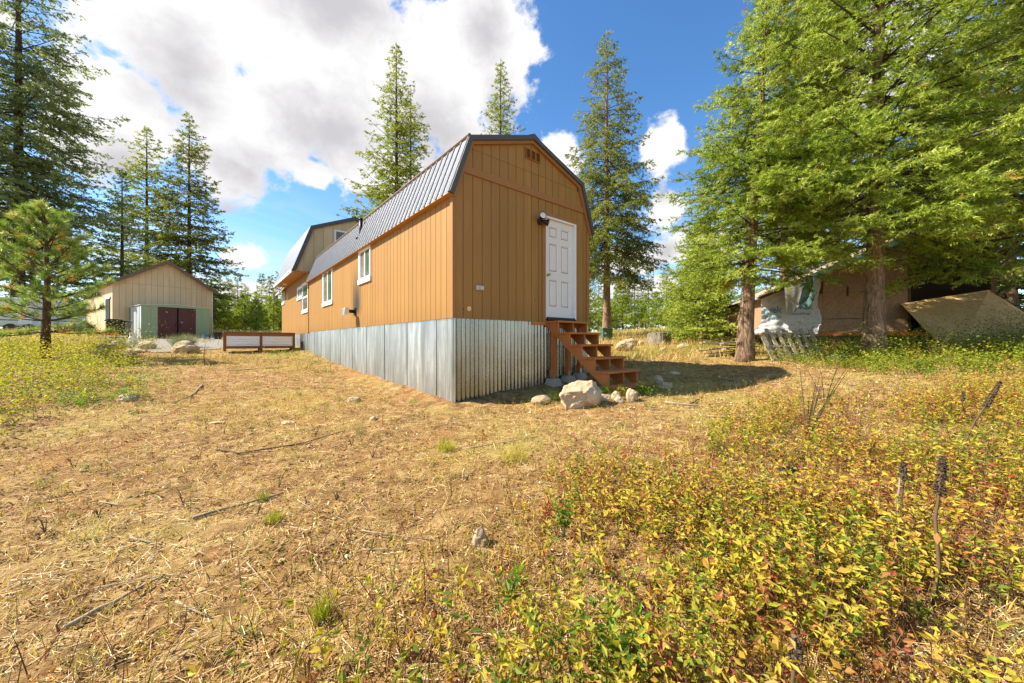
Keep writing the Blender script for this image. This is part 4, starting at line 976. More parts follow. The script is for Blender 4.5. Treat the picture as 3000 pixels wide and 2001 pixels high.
blk = MB(); blk.prism([(-.09, 0), (.09, 0), (.08, .035), (-.05, .05), (-.09, .03)], fr, -.03, .03); o = recalc(blk.build('plastic_scrap', 'black_plastic')); bevel(o, .008); o.location = at(2.17, 2.86, .06); o.rotation_euler = (.2, -.15, .3); tag(o, 'curved black plastic scrap among yellow leaves', 'scrap')
wr = random.Random(3)
for k, (za, zb_) in enumerate(((7.2, 10.4), (9.3, 11.9))):
    pts = [(8 + 60 * q, 85 - 6 * q, za + (zb_ - za) * q - 2.2 * 4 * q * (1 - q)) for q in [i / 14 for i in range(15)]]; w_ = MB(); w_.tube(pts, .035, 5); tag(w_.build('power_line', 'wire'), ['lower power line strung across the sky right of cabin', 'upper power line strung across the sky right of cabin'][k], 'power line')
fp = tag(MB().tube([(0, 0, 0), (0, 0, 1.1)], .03, 6).build('field_stake', 'grey_wood'), 'thin stake standing in the field before the far trees', 'stake'); fp.location = at(12.6, 36, 0)

# ================================================================== trees
def unit(v): return v / np.maximum(np.linalg.norm(v, axis=-1, keepdims=True), 1e-9)
def perp(v):
    ref = np.where(np.abs(v[:, 2:3]) < .9, np.array([[0, 0, 1.]]), np.array([[1., 0, 0]])); a = unit(np.cross(v, ref)); return a, np.cross(v, a)
def needles(pos, dr, ln, K, nl, nw, spread, r, brnd, start=.0):
    """K thin needle blades fanned round every shoot"""
    N = len(pos); a, b = perp(dr); out = []; rn = []
    for k in range(K):
        f = start + (1 - start) * (k + r.random(N)) / K; th = r.random(N) * 6.283
        rad = a * np.cos(th)[:, None] + b * np.sin(th)[:, None]
        d = unit(dr * (1 - spread * (.6 + .5 * r.random(N)))[:, None] + rad * spread)
        base = pos + dr * (ln * f)[:, None]; side = unit(np.cross(d, unit(r.standard_normal((N, 3))))) * nw
        L = (nl * (.75 + .5 * r.random(N)))[:, None]
        out.append(np.stack([base - side, base + side, base + d * L], 1)); rn.append(np.where(brnd > .985, 1., np.clip(brnd + .16 * r.standard_normal(N), 0, .955)))
    return np.concatenate(out), np.concatenate(rn)
def conifer(seed, H, cb, Rm, nbr, shape=.85, el_top=40, el_bot=-8, droop=.22, bl_den=11, bl_len=.42, sh_sp=.07, sh_len=.12, K=8, nl=.03, nw=.006, spread=.62, hang=.1, rag=.28, lean=(0, 0), tr=.2, bare=.12, pwr=1.0, tipup=.12):
    r = np.random.default_rng(seed)
    u = np.sort(r.random(nbr) ** pwr); h = cb + (H - cb) * u * .985
    az_ = np.arange(nbr) * 2.39996 + r.normal(0, .35, nbr)
    prof = np.maximum((1 - u) ** shape * (1 - .30 * np.exp(-u / .08)), .02)
    L = Rm * prof * (1 - rag + 2 * rag * r.random(nbr)) + .12
    el_ = np.radians(el_bot + (el_top - el_bot) * u ** 1.3 + r.normal(0, 6, nbr))
    hd = np.stack([np.cos(az_), np.sin(az_), np.zeros(nbr)], 1)
    axis = lambda hh: np.stack([lean[0] * (hh / H) ** 1.2, lean[1] * (hh / H) ** 1.2, hh], 1)
    B0 = axis(h)
    def bpos(i, t):
        z = L[i] * (t * np.sin(el_[i]) - droop * t ** 2 * np.cos(el_[i]) + tipup * t ** 4)
        return B0[i] + hd[i] * (L[i] * t * np.cos(el_[i]))[:, None] + np.stack([0 * z, 0 * z, z], 1)
    # limbs
    wood = MB(); ts = np.linspace(0, 1, 5)
    WV = []; WF = []
    for j, t in enumerate(ts):
        p = bpos(np.arange(nbr), np.full(nbr, t)); tang = unit(bpos(np.arange(nbr), np.full(nbr, min(1, t + .05))) - bpos(np.arange(nbr), np.full(nbr, t - .05))); a, b = perp(tang)
        rad = (.006 + .011 * L) * (1 - .88 * t)
        for k in range(3):
            an = 2.094 * k; WV.append(p + (a * math.cos(an) + b * math.sin(an)) * rad[:, None])
    WV = np.stack(WV, 1)  # nbr,15,3
    tri = []
    for j in range(4):
        for k in range(3):
            a0, a1, b0, b1 = j * 3 + k, j * 3 + (k + 1) % 3, (j + 1) * 3 + k, (j + 1) * 3 + (k + 1) % 3; tri += [(a0, a1, b1), (a0, b1, b0)]
    limbs = WV[:, np.array(tri), :].reshape(-1, 3, 3)
    # branchlets
    nb = np.maximum(3, (L * bl_den * (.85 + .3 * r.random(nbr))).astype(int)); bi = np.repeat(np.arange(nbr), nb); n = len(bi)
    t = bare + (1 - bare) * r.random(n) ** .85
    p = bpos(bi, t); tang = unit(bpos(bi, np.minimum(t + .04, 1.04)) - bpos(bi, t - .04))
    side = np.where(r.random(n) < .5, -1., 1.); lat = unit(np.cross(tang, np.array([0, 0, 1.])))
    ang = np.radians(r.normal(52, 12, n)) * (1 - .5 * (t > .93))
    bd = unit(tang * np.cos(ang)[:, None] + lat * (side * np.sin(ang))[:, None] + np.array([0, 0, 1.]) * r.normal(-hang, .22, n)[:, None])
    bl = (L[bi] * bl_len * (1.08 - t) + .07) * (.6 + .7 * r.random(n))
    brt = np.clip(.5 + .16 * r.standard_normal(nbr)[bi] + .10 * r.standard_normal(n) + .12 * (t - .5), 0, 1)
    tw = .0035 + .002 * bl; sd = unit(np.cross(bd, np.array([.3, .2, 1.]))) * tw[:, None]
    twigs = np.stack([p - sd, p + sd, p + bd * bl[:, None] + np.array([0, 0, -1.]) * (bl ** 2 * hang)[:, None]], 1)
    # shoots
    ns = np.maximum(2, (bl / sh_sp).astype(int)); si = np.repeat(np.arange(n), ns); m = len(si); f = r.random(m) ** .8
    sp_ = p[si] + bd[si] * (bl[si] * f)[:, None] + np.array([0, 0, -1.]) * (bl[si] ** 2 * hang * f ** 2)[:, None]
    lat2 = unit(np.cross(bd[si], np.array([0, 0, 1.]))); s2 = np.where(r.random(m) < .5, -1., 1.); a2 = np.radians(r.normal(42, 16, m))
    sdir = unit(bd[si] * np.cos(a2)[:, None] + lat2 * (s2 * np.sin(a2))[:, None] + np.array([0, 0, 1.]) * r.normal(-hang * .5, .25, m)[:, None])
    sl_ = sh_len * (.6 + .7 * r.random(m)); br = np.clip(brt[si] + .10 * (f - .4) + .06 * r.standard_normal(m), 0, .95); br[r.random(m) < .006] = 1.
    fol, rn = needles(sp_, sdir, sl_, K, np.full(m, nl), nw, spread, r, br)
    # trunk
    hs = np.linspace(0, 1, 9); trp = [tuple(axis(np.array([H * q]))[0]) for q in hs]
    return dict(fol=fol, rn=rn, limbs=limbs, twigs=twigs, trp=trp, trr=[tr * ((1 - q) ** .85 * .93 + .02) * (1.28 if i == 0 else 1) for i, q in enumerate(hs)])
def plant_tree(name, lab, cat, x, y, t, leaf, barkm, rz=0., group=None, sink=.1, trunk_n=12):
    o = thing(name, lab, cat, (x, y, gz(x, y) - sink), rz, group)
    mb_ = MB(); pts = t['trp']; fine = []; rr = []
    for i in range(len(pts) - 1):
        for q in range(4):
            w = q / 4; fine.append(tuple(pts[i][k] * (1 - w) + pts[i + 1][k] * w for k in range(3))); rr.append(t['trr'][i] * (1 - w) + t['trr'][i + 1] * w)
    fine.append(pts[-1]); rr.append(t['trr'][-1]); mb_.tube(fine, rr, trunk_n, True, .06); mb_.build('trunk', barkm, o, True)
    lim = np.concatenate([t['limbs'], t['twigs']]); b_ = tri_mesh('branches', lim, np.full(len(lim), .4), 'stem_bark', o)
    tri_mesh('crown', t['fol'], t['rn'], leaf, o); return o
leafmat('stem_bark', [(0, (.05, .035, .022)), (1, (.16, .11, .07))], 0, .9)
leafmat('clump_grass', [(0, (.20, .24, .06)), (.3, (.34, .34, .10)), (.55, (.52, .42, .14)), (.8, (.62, .46, .18)), (1, (.40, .22, .07))], .3)
# the two firs whose trunks show, and the mass of branches to their right
plant_tree('fir_tree', 'leaning-trunk fir nearest the cabin, left edge of the green mass', 'tree', 6.3, 9.85, conifer(101, 10.8, 2.25, 2.3, 190, shape=.8, el_top=30, el_bot=-4, bl_den=12, sh_sp=.075, sh_len=.14, K=9, nl=.078, nw=.0105, spread=.54, lean=(.75, .0), tr=.20, droop=.2), 'fir_near', 'bark_fir')
plant_tree('fir_tree', 'large fir with mottled sunlit trunk before the shack', 'tree', 8.95, 9.0, conifer(102, 15.5, 2.75, 3.3, 235, shape=.62, el_top=35, el_bot=-6, bl_den=10, sh_sp=.088, sh_len=.16, K=9, nl=.082, nw=.0112, spread=.54, tr=.21, lean=(.4, .1), droop=.2), 'fir_near', 'bark_fir')
plant_tree('fir_tree', 'fir at right frame edge whose boughs hang over the shack', 'tree', 13.6, 9.3, conifer(103, 16.5, 2.6, 3.9, 190, shape=.6, el_top=35, el_bot=-8, bl_den=8, sh_sp=.11, sh_len=.16, K=8, nl=.092, nw=.0138, spread=.54, tr=.24), 'fir_near', 'bark_fir')
plant_tree('fir_tree', 'dark fir standing behind the shack among the right-hand firs', 'tree', 16.2, 18.2, conifer(104, 17, .8, 4.0, 170, shape=.6, bl_den=6, sh_sp=.16, sh_len=.22, K=6, nl=.12, nw=.034, tr=.24), 'fir_far', 'bark_fir')
plant_tree('larch_tree', 'feathery yellow-green larch rising above the right-hand firs', 'tree', 11.6, 15.5, conifer(105, 18.5, 5, 3.2, 150, shape=.65, el_top=25, el_bot=0, bl_den=7, sh_sp=.13, sh_len=.16, K=6, nl=.075, nw=.015, tr=.2, hang=.3, bare=.05), 'larch', 'bark_fir')
for k, (x, y, h, rr_, lab) in enumerate(((8.35, 16.0, 5.4, 1.9, 'bushy young fir growing behind the leaning trunk'), (9.4, 18.6, 6.4, 2.0, 'taller young fir behind the bushy one right of the far field'), (10.2, 19.5, 6, 2.1, 'young fir behind the shack roof'))):
    plant_tree('young_fir', lab, 'tree', x, y, conifer(110 + k, h, .15, rr_, 105, shape=.75, el_top=40, el_bot=4, bl_den=10, sh_sp=.10, sh_len=.16, K=7, nl=.08, nw=.022, tr=.08, droop=.1), 'fir_near', 'bark_fir')
plant_tree('fir_tree', 'low-boughed fir past the sloping sheet at right edge', 'tree', 20.8, 15.2, conifer(106, 15, .3, 4.0, 150, shape=.6, bl_den=6, sh_sp=.16, sh_len=.22, K=6, nl=.12, nw=.036, tr=.24), 'fir_far', 'bark_fir')
plant_tree('fir_tree', 'shaded fir deep behind the shack at right edge', 'tree', 25.0, 20.5, conifer(107, 14, .3, 4.2, 120, shape=.6, bl_den=6, sh_sp=.19, sh_len=.24, K=6, nl=.14, nw=.045, tr=.24), 'fir_far', 'bark_fir')
# lone trees behind the cabin
plant_tree('fir_tree', 'tall lone fir with bare lower trunk right of the cabin', 'tree', 6.15, 23.6, conifer(120, 20.2, 4.4, 3.5, 270, shape=.72, el_top=30, el_bot=-14, bl_den=8, bl_len=.42, sh_sp=.12, sh_len=.18, K=6, nl=.10, nw=.027, hang=.35, tr=.27, rag=.4, bare=.25), 'fir_far', 'bark_fir')
plant_tree('larch_tree', 'tallest yellow-green larch behind the cabin roof', 'tree', -8.9, 28.0, conifer(121, 23.0, 3, 4.5, 250, shape=.85, el_top=25, el_bot=2, bl_den=6.2, bl_len=.36, sh_sp=.135, sh_len=.17, K=6, nl=.12, nw=.027, hang=.3, tr=.26, rag=.4, bare=.05, droop=.1), 'larch', 'bark_dark')
plant_tree('larch_tree', 'thinner larch leaning close against the tallest larch', 'tree', -8.2, 29.4, conifer(122, 20.6, 3, 4.0, 180, shape=.8, el_top=20, el_bot=0, bl_den=5.6, bl_len=.36, sh_sp=.14, sh_len=.17, K=6, nl=.12, nw=.026, hang=.3, tr=.22, rag=.4, bare=.05, droop=.1), 'larch', 'bark_dark')
plant_tree('larch_tree', 'larch whose top rises just above the cabin ridge', 'tree', -.95, 30.0, conifer(123, 23.6, 4, 4.2, 240, shape=.85, el_top=28, el_bot=4, bl_den=6.2, bl_len=.36, sh_sp=.135, sh_len=.17, K=6, nl=.12, nw=.027, hang=.3, tr=.25, rag=.35, bare=.05, droop=.1), 'larch', 'bark_dark')
# left side
plant_tree('spruce_tree', 'very tall bluish spruce filling the upper left corner', 'tree', -41.0, 30.2, conifer(130, 38, 6.3, 6.8, 310, shape=.62, el_top=20, el_bot=-12, bl_den=5.6, bl_len=.38, sh_sp=.2, sh_len=.26, K=6, nl=.15, nw=.042, hang=.15, tr=.42, droop=.12, rag=.3, tipup=.15), 'fir_blue', 'bark_dark')
plant_tree('fir_tree', 'dark green fir right of the pair rising behind the barn', 'tree', -37.3, 42.0, conifer(131, 25.8, 2.6, 5.8, 220, shape=.8, el_top=30, el_bot=-6, bl_den=5.5, bl_len=.38, sh_sp=.2, sh_len=.26, K=6, nl=.16, nw=.042, hang=.15, tr=.3, rag=.3, droop=.1), 'fir_far', 'bark_dark')
plant_tree('larch_tree', 'yellow-green tree left of the pair rising behind the barn', 'tree', -42.2, 42.0, conifer(132, 24.2, 2.6, 5.4, 190, shape=.75, el_top=30, el_bot=0, bl_den=5.5, bl_len=.38, sh_sp=.2, sh_len=.24, K=6, nl=.15, nw=.04, hang=.2, tr=.28, rag=.35), 'larch', 'bark_dark')
plant_tree('fir_tree', 'small slender fir between the spruce and the barn trees', 'tree', -37.0, 34.5, conifer(133, 15.6, 1.5, 3.4, 140, shape=.8, bl_den=6, sh_sp=.17, sh_len=.22, K=6, nl=.13, nw=.036, tr=.22), 'fir_blue', 'bark_dark')
plant_tree('fir_tree', 'dense fir between the tall spruce and the young pine', 'tree', -41.5, 31.5, conifer(134, 15.5, .8, 4.6, 170, shape=.75, bl_den=6, sh_sp=.17, sh_len=.22, K=6, nl=.14, nw=.04, tr=.25), 'fir_blue', 'bark_dark')
# young ponderosa: long needles in tufts at the branch ends
def ponderosa(seed, H, cb, Rm, whorls, nlen):
    r = np.random.default_rng(seed); pos = []; dr = []; ln = []; br = []; wood = MB()
    for wv in range(whorls):
        u = (wv + .2) / whorls; h = cb + (H - cb) * u * .96; nbr = r.integers(5, 8); a0 = r.random() * 6.28
        for k in range(nbr):
            a = a0 + 6.283 * k / nbr + r.normal(0, .25); L = (Rm * (1 - u) ** .6 * (.75 + .4 * r.random()) + .18) * (.75 + .25 * min(1, u * 5)); el_ = R(-2 + 50 * u + r.normal(0, 7))
            d = np.array([math.cos(a) * math.cos(el_), math.sin(a) * math.cos(el_), math.sin(el_)]); p0 = np.array([0, 0, h]); pts = [p0 + d * L * q + np.array([0, 0, .22 * L * q * q]) for q in (0, .3, .6, .85, 1)]
            wood.tube([tuple(p) for p in pts], [.022 - .004 * i for i in range(5)], 5)
            tips = [(pts[-1], unit(pts[-1] - pts[-2]))]
            for q in np.arange(.35, 1, .11 / max(L, .4)):
                pc = p0 + d * L * q + np.array([0, 0, .22 * L * q * q]); s = 1 if r.random() < .5 else -1; dd = unit(d + s * np.array([-d[1], d[0], 0]) * r.uniform(.6, 1.2) + np.array([0, 0, r.uniform(.1, .7)])); l2 = r.uniform(.15, .4) * (1.2 - q) * L ** .5 + .06
                wood.tube([tuple(pc), tuple(pc + dd * l2)], [.009, .006], 4); tips.append((pc + dd * l2, dd))
            for p, dd in tips:
                pos.append(p - dd * .10); dr.append(dd); ln.append(.15); br.append(np.clip(r.normal(.5, .2), 0, .9) if r.random() > .06 else 1.)
    pos.append(np.array([0, 0, H - .15])); dr.append(np.array([0, 0, 1.])); ln.append(.2); br.append(.6)
    pos, dr, ln, br = map(np.array, (pos, dr, ln, br))
    fol, rn = needles(pos, dr, ln, 56, np.full(len(pos), nlen * 1.1), .0060, .60, r, br)
    return fol, rn, wood
fol, rn, wood_ = ponderosa(140, 4.95, .9, 1.65, 11, .19)
pn = thing('young_pine', 'young ponderosa pine with long needles at the left edge', 'tree', at(-15.4, 12.0, -.05), 0)
tk = MB(); tk.tube([(0, 0, 0), (.01, 0, 1), (.05, .02, 2.2), (.03, 0, 3.6), (0, 0, 4.9)], [.13, .105, .08, .05, .012], 10, True, .05); tk.build('trunk', 'bark_pine', pn, True)
wood_.build('branches', 'bark_pine', pn); tri_mesh('crown', fol, rn, 'pine', pn)
# far wood beyond the field: sparse tall firs and pines over a belt of young pines
fm = [conifer(150 + k, hh, cb, rr_, nb, shape=shp, bl_den=4.5, bl_len=.4, sh_sp=.3, sh_len=.35, K=6, nl=.22, nw=.05, tr=.16, rag=.45, bare=.15) for k, (hh, cb, rr_, nb, shp) in enumerate(((14, 4, 2.0, 75, .6), (12, 3, 1.8, 70, .75), (15, 6.5, 2.0, 60, .5), (11, 1.5, 2.1, 80, .8)))]
ym = [conifer(160 + k, hh, .2, rr_, nb, shape=.65, el_top=50, el_bot=10, bl_den=5, bl_len=.42, sh_sp=.22, sh_len=.3, K=6, nl=.20, nw=.042, tr=.07, droop=.05) for k, (hh, rr_, nb) in enumerate(((5.2, 1.6, 60), (4.4, 1.5, 55), (6.0, 1.7, 62)))]
src = {}
def far_tree(kind, i, x, y, s, rz, name, lab, grp, leaf):
    key = (kind, i)
    if key not in src:
        src[key] = plant_tree(name, lab, 'tree', x, y, (fm if kind == 'f' else ym)[i], leaf, 'bark_dark', rz, grp); o = src[key]
    else:
        o = src[key].copy(); col.objects.link(o); o.location = (x, y, gz(x, y) - .1); o.rotation_euler = (0, 0, rz)
        for ch in src[key].children: c = ch.copy(); col.objects.link(c); c.parent = o
    o.scale = (s, s, s * random.uniform(.9, 1.12)); o['label'] = lab; o['group'] = grp; return o
fr_ = random.Random(12)
for k in range(17):
    y = fr_.uniform(58, 82); x = y * (.19 + .40 * (k + fr_.uniform(-.3, .3)) / 17); far_tree('f', k % 4, x, y, fr_.uniform(.55, .95), fr_.uniform(0, 6), 'far_conifer', 'slim far conifer beyond the field right of the cabin', 'far conifers right of the cabin', 'fir_far')
for k in range(24):
    y = fr_.uniform(46, 58); x = y * (.18 + .42 * (k + fr_.uniform(-.4, .4)) / 24); far_tree('y', k % 3, x, y, fr_.uniform(.75, 1.25), fr_.uniform(0, 6), 'far_young_pine', 'bright young pine in the belt right of the cabin', 'young pines right of the cabin', 'young_pine')
for k in range(13):
    y = fr_.uniform(60, 80); x = y * (-.86 + .28 * (k + fr_.uniform(-.3, .3)) / 13); far_tree('f', k % 4, x, y, fr_.uniform(.55, .9), fr_.uniform(0, 6), 'far_conifer', 'slim far conifer between the barn and the cabin', 'far conifers between barn and cabin', 'fir_far')
for k in range(20):
    y = fr_.uniform(44, 56); x = y * (-.88 + .30 * (k + fr_.uniform(-.4, .4)) / 20); far_tree('y', k % 3, x, y, fr_.uniform(.75, 1.2), fr_.uniform(0, 6), 'far_young_pine', 'bright young pine in the belt between barn and cabin', 'young pines between barn and cabin', 'young_pine')
# the far-off wood itself, one mass
P_, R_ = [], []
for k in range(170):
    y = fr_.uniform(64, 120) if k < 110 else fr_.uniform(58, 70); x = y * fr_.uniform(-2.2, 2.2) if k < 110 else y * (fr_.uniform(.15, .75) if k % 2 else fr_.uniform(-.95, -.5)); big = fr_.random() < .5 and k < 110; t_ = fm[fr_.randrange(4)] if big else ym[fr_.randrange(3)]; s = fr_.uniform(.6, 1.0) * (1 if big else 1.3)
    a = fr_.uniform(0, 6.28); ca, sa = math.cos(a), math.sin(a); q = t_['fol'][::5] * s; q = np.stack([q[..., 0] * ca - q[..., 1] * sa + x, q[..., 0] * sa + q[..., 1] * ca + y, q[..., 2] + gz(x, y)], -1)
    P_.append(q); R_.append(t_['rn'][::5])
P_ = np.concatenate(P_); R_ = np.concatenate(R_); tag(tri_mesh('distant_wood', P_, R_, 'young_pine', kind='stuff'), 'distant green wood along the horizon behind the far conifers', 'wood')

# ================================================================== ground cover
def free(x, y):
    s, t = w2loc(x, y); ok = ~((s > -.12) & (s < 3.75) & (t > -.06) & (t < 20.1))
    ok &= ~((s > -2.95) & (s < -.2) & (t > 13.4) & (t < 14.6)); ok &= ~((s > 2.2) & (s < 3.3) & (t > -1.75) & (t < .1))
    u = (x + 23.25) * .546 + (y - 21.15) * .837; v = -(x + 23.25) * .837 + (y - 21.15) * .546
    return ok & ~((u > -.1) & (u < 4.8) & (v > -2.7) & (v < 8))
def nz2(x, y, s, k=0.): return np.sin(x * s + 1.7 * np.sin(y * s * .8 + k)) * .5 + np.sin(y * s * 1.3 - 1.1 * np.sin(x * s * .7 + 2 * k)) * .5
def ss(v, a, b): q = np.clip((v - a) / (b - a), 0, 1); return q * q * (3 - 2 * q)
def sample(n, y0, y1, a=1.75, pw=1.0):
    u = rng.random(n); y = (y0 ** pw * (1 - u) + y1 ** pw * u) ** (1 / pw) if pw else y0 * (y1 / y0) ** u
    x = (rng.random(n) * 2 - 1) * (a * y + 1.0); k = free(x, y); return x[k], y[k]
def front(x, y):      # how far inside the leafy front-right patch
    edge_y = np.interp(x, [-4, -1.9, -1.25, -.7, -.1, .5, 1.9, 4.5, 8.6, 14], [.3, 1.1, 1.6, 2.05, 2.6, 3.2, 4.2, 5.1, 6.2, 6.8]); return edge_y - y + .35 * nz2(x, y, 2.1, .5)
def leftb(x, y): return -x - np.interp(y, [2, 4.2, 6.1, 11, 18], [4.3, 5.2, 6.3, 10.6, 17.5]) + .6 * nz2(x, y, 1.5, 2.)
def rightb(x, y): return np.minimum(x - 5.9 - .25 * np.abs(y - 8.2), 4 - np.abs(y - 8.6) * 1.6) + .5 * nz2(x, y, 1.7, 4.)
def blades(x, y, h, w, lean, rnd, z0=0.):
    n = len(x); a = rng.random(n) * 6.283; b = rng.random(n) * 6.283; base = np.stack([x, y, g(x, y) + z0], 1)
    tip = base + np.stack([np.cos(a) * lean * h, np.sin(a) * lean * h, h * np.sqrt(np.maximum(.05, 1 - .6 * lean ** 2))], 1); s = np.stack([np.cos(b), np.sin(b), 0 * b], 1) * w[:, None]
    mid = base * .5 + tip * .5 + np.array([0, 0, 1.]) * (h * lean * .15)[:, None]
    return np.concatenate([np.stack([base - s, base + s, mid + s * .7], 1), np.stack([base - s, mid + s * .7, mid - s * .7], 1), np.stack([mid - s * .7, mid + s * .7, tip], 1)]), np.concatenate([rnd] * 3)
def flat(x, y, l, w, tilt_, rnd, z0=.008):
    n = len(x); a = rng.random(n) * 6.283; d = np.stack([np.cos(a), np.sin(a), rng.normal(0, tilt_, n)], 1); s = np.stack([-np.sin(a), np.cos(a), rng.normal(0, .3, n)], 1) * w[:, None]
    c = np.stack([x, y, g(x, y) + z0 + np.abs(d[:, 2]) * l * .5], 1); e0 = c - d * (l / 2)[:, None]; e1 = c + d * (l / 2)[:, None]
    return np.concatenate([np.stack([e0 - s * .6, e0 + s * .6, e1 + s * .4], 1), np.stack([e0 - s * .6, e1 + s * .4, e1 - s * .4], 1)]), np.concatenate([rnd] * 2)
def stuff(name, lab, cat, parts, m_): tag(tri_mesh(name, np.concatenate([p for p, _ in parts]), np.concatenate([r_ for _, r_ in parts]), m_, kind='stuff'), lab, cat)
# straw and litter lying on the soil
x, y = sample(105000, .55, 16, 1.75, .55); sc_ = 1 + y / 7
stuff('dry_straw', 'pale dry straw and needles lying on the bare soil', 'straw', [flat(x, y, (.03 + .08 * rng.random(len(x)) ** 2) * sc_, (.0011 + .0011 * rng.random(len(x))) * sc_, .12, np.clip(rng.normal(.60, .25, len(x)) + .12 * nz2(x, y, 1.1, 2.), 0, 1))], 'straw')
x, y = sample(72000, .55, 15, 1.75, .55); sc_ = 1 + y / 8
stuff('leaf_litter', 'brown and rust leaf litter strewn over the ground', 'leaf litter', [flat(x, y, (.008 + .022 * rng.random(len(x))) * sc_, (.003 + .006 * rng.random(len(x))) * sc_, .35, np.clip(rng.normal(.48, .24, len(x)) - .10 * (front(x, y) > 0) + .12 * nz2(x, y, .8, 6.), 0, 1))], 'litter')
# short green and yellow grass, thicker in drifts
x, y = sample(130000, .6, 17, 1.75, .75); dn = .22 + .6 * ss(nz2(x, y, .9, 1.), .1, .8) + .5 * ss(-np.abs(x + .4 - .1 * y) + 1.6, 0, 1.5) * ss(y, 2.6, 4) * (y < 6.5) + .5 * ss(y, 9, 14)
k = rng.random(len(x)) < dn; x, y = x[k], y[k]; sc_ = 1 + y / 14
stuff('short_grass', 'short patchy yellow-green grass over the yard', 'grass', [blades(x, y, (.02 + .07 * rng.random(len(x)) ** 1.6) * sc_, (.0012 + .0012 * rng.random(len(x))) * sc_, .2 + .7 * rng.random(len(x)), np.clip(.62 + .28 * nz2(x, y, .7, 3.) + .2 * rng.standard_normal(len(x)), 0, 1))], 'grass')
# rooted clumps of matted dry and grey-green grass
cx, cy = sample(1500, 1.3, 14, 1.5, 1.0); k = rng.random(len(cx)) < .25 + .6 * ss(nz2(cx, cy, .8, 4.), -.3, .6); cx, cy = cx[k], cy[k]; ci = np.repeat(np.arange(len(cx)), 24)
a = rng.random(len(ci)) * 6.283; q = (.03 + .10 * rng.random(len(cx)))[ci] * np.sqrt(rng.random(len(ci))); x, y = cx[ci] + q * np.cos(a), cy[ci] + q * np.sin(a); tone = np.clip(rng.normal(.62, .27, len(cx)), 0, 1)[ci]
stuff('grass_clumps', 'matted clumps of dry and grey-green grass across the yard', 'grass', [blades(x, y, (.03 + .10 * rng.random(len(cx)))[ci] * (.5 + .7 * rng.random(len(ci))) * (1 + y / 16), (.0013 + .0012 * rng.random(len(ci))) * (1 + y / 9), .5 + .5 * rng.random(len(ci)), np.clip(tone + .1 * rng.standard_normal(len(ci)), 0, 1))], 'clump_grass')
# tall dry grass in the fields on both sides
x, y = sample(66000, 10.5, 48, 1.6, 1.0); k = rng.random(len(x)) < np.where(x > 3.2, .95, np.where((x < -13) & (y > 19), .6, .12)) * np.where((x < -9) & (x > -16) & (y > 15.5) & (y < 21), .1, 1); x, y = x[k], y[k]
stuff('dry_field_grass', 'tall dry golden grass of the field beyond the yard', 'grass', [blades(x, y, (.10 + .22 * rng.random(len(x))) * (1 + y / 70), (.004 + .004 * rng.random(len(x))) * (1 + y / 16), .2 + .6 * rng.random(len(x)), np.clip(rng.normal(.5, .25, len(x)), 0, 1))], 'dry_grass')
# leafy stems
def leafy(x, y, h, nl_, ll, lw_, rbase, rs, spread=.5, clump=.0, quad=False):
    n = len(x); a = rng.random(n) * 6.283; ln_ = spread * rng.random(n); base = np.stack([x, y, g(x, y)], 1); axis = unit(np.stack([np.cos(a) * ln_, np.sin(a) * ln_, np.ones(n)], 1)); top = base + axis * h[:, None]
    i = np.repeat(np.arange(n), nl_); m = len(i); f = .22 + .78 * rng.random(m); an = rng.random(m) * 6.283
    out = np.stack([np.cos(an), np.sin(an), rng.normal(.35, .45, m)], 1); out = unit(out); p = base[i] + axis[i] * (h[i] * f)[:, None]
    if clump: p = p + out * (clump * h[i] * rng.random(m) ** .6)[:, None]
    L = ll * (.55 + .7 * rng.random(m)); Wd = lw_ * (.7 + .6 * rng.random(m)); up = unit(np.array([0, 0, 1.]) + .7 * rng.standard_normal((m, 3))); sd = unit(np.cross(out, up)); nrm = np.cross(sd, out)
    b0 = p + out * .004; tip = b0 + out * L[:, None] - nrm * (L * .18)[:, None]; mid = b0 + out * (L * .48)[:, None] - nrm * (L * .05)[:, None]; lf = mid + sd * Wd[:, None] + nrm * (Wd * .45)[:, None]; rt = mid - sd * Wd[:, None] + nrm * (Wd * .45)[:, None]
    tri = np.concatenate([np.stack([b0, lf, mid], 1), np.stack([b0, mid, rt], 1), np.stack([lf, tip, mid], 1), np.stack([mid, tip, rt], 1)])
    if quad: tri = np.concatenate([np.stack([b0, lf, tip], 1), np.stack([b0, tip, rt], 1)])
    rl = np.clip(rbase[i] + rs * rng.standard_normal(m), 0, 1); s = np.stack([-np.sin(a), np.cos(a), 0 * a], 1) * .0016 * (1 + y / 10)[:, None]
    stem = np.concatenate([np.stack([base - s, base + s, top], 1)]); return (tri, np.concatenate([rl] * (2 if quad else 4))), (stem, rng.random(n))
x, y = sample(30000, .45, 7.5, 1.8, .75); fv = front(x, y); k = (rng.random(len(x)) < ss(fv, -.15, .55) * (.15 + .85 * ss(nz2(x, y, 2.4, 7.) + .5 * nz2(x, y, 6.3, 3.), -.55, .45))) & (y > .5); x, y = x[k], y[k]
hgt = (.08 + .24 * rng.random(len(x)) ** 1.3 + .22 * (rng.random(len(x)) < .16)) * (1 + .2 * ss(fv[k], .5, 2)); hgt *= np.where(y < 1.1, .6, 1)
lf, stm = leafy(x, y, hgt, 12, .038, .0085, np.clip(.49 + .24 * nz2(x, y, 2.6, 9.) + .24 * rng.standard_normal(len(x)), 0, .90), .10, .6, 0, True)
stuff('yellow_shrub_leaves', 'low yellow-green leafy shrubs carpeting the right foreground', 'shrubs', [lf], 'shrub_leaf'); stuff('shrub_stems', 'thin reddish stems of the foreground shrubs', 'stems', [stm], 'stem_red')
print('shrub stems', len(x))
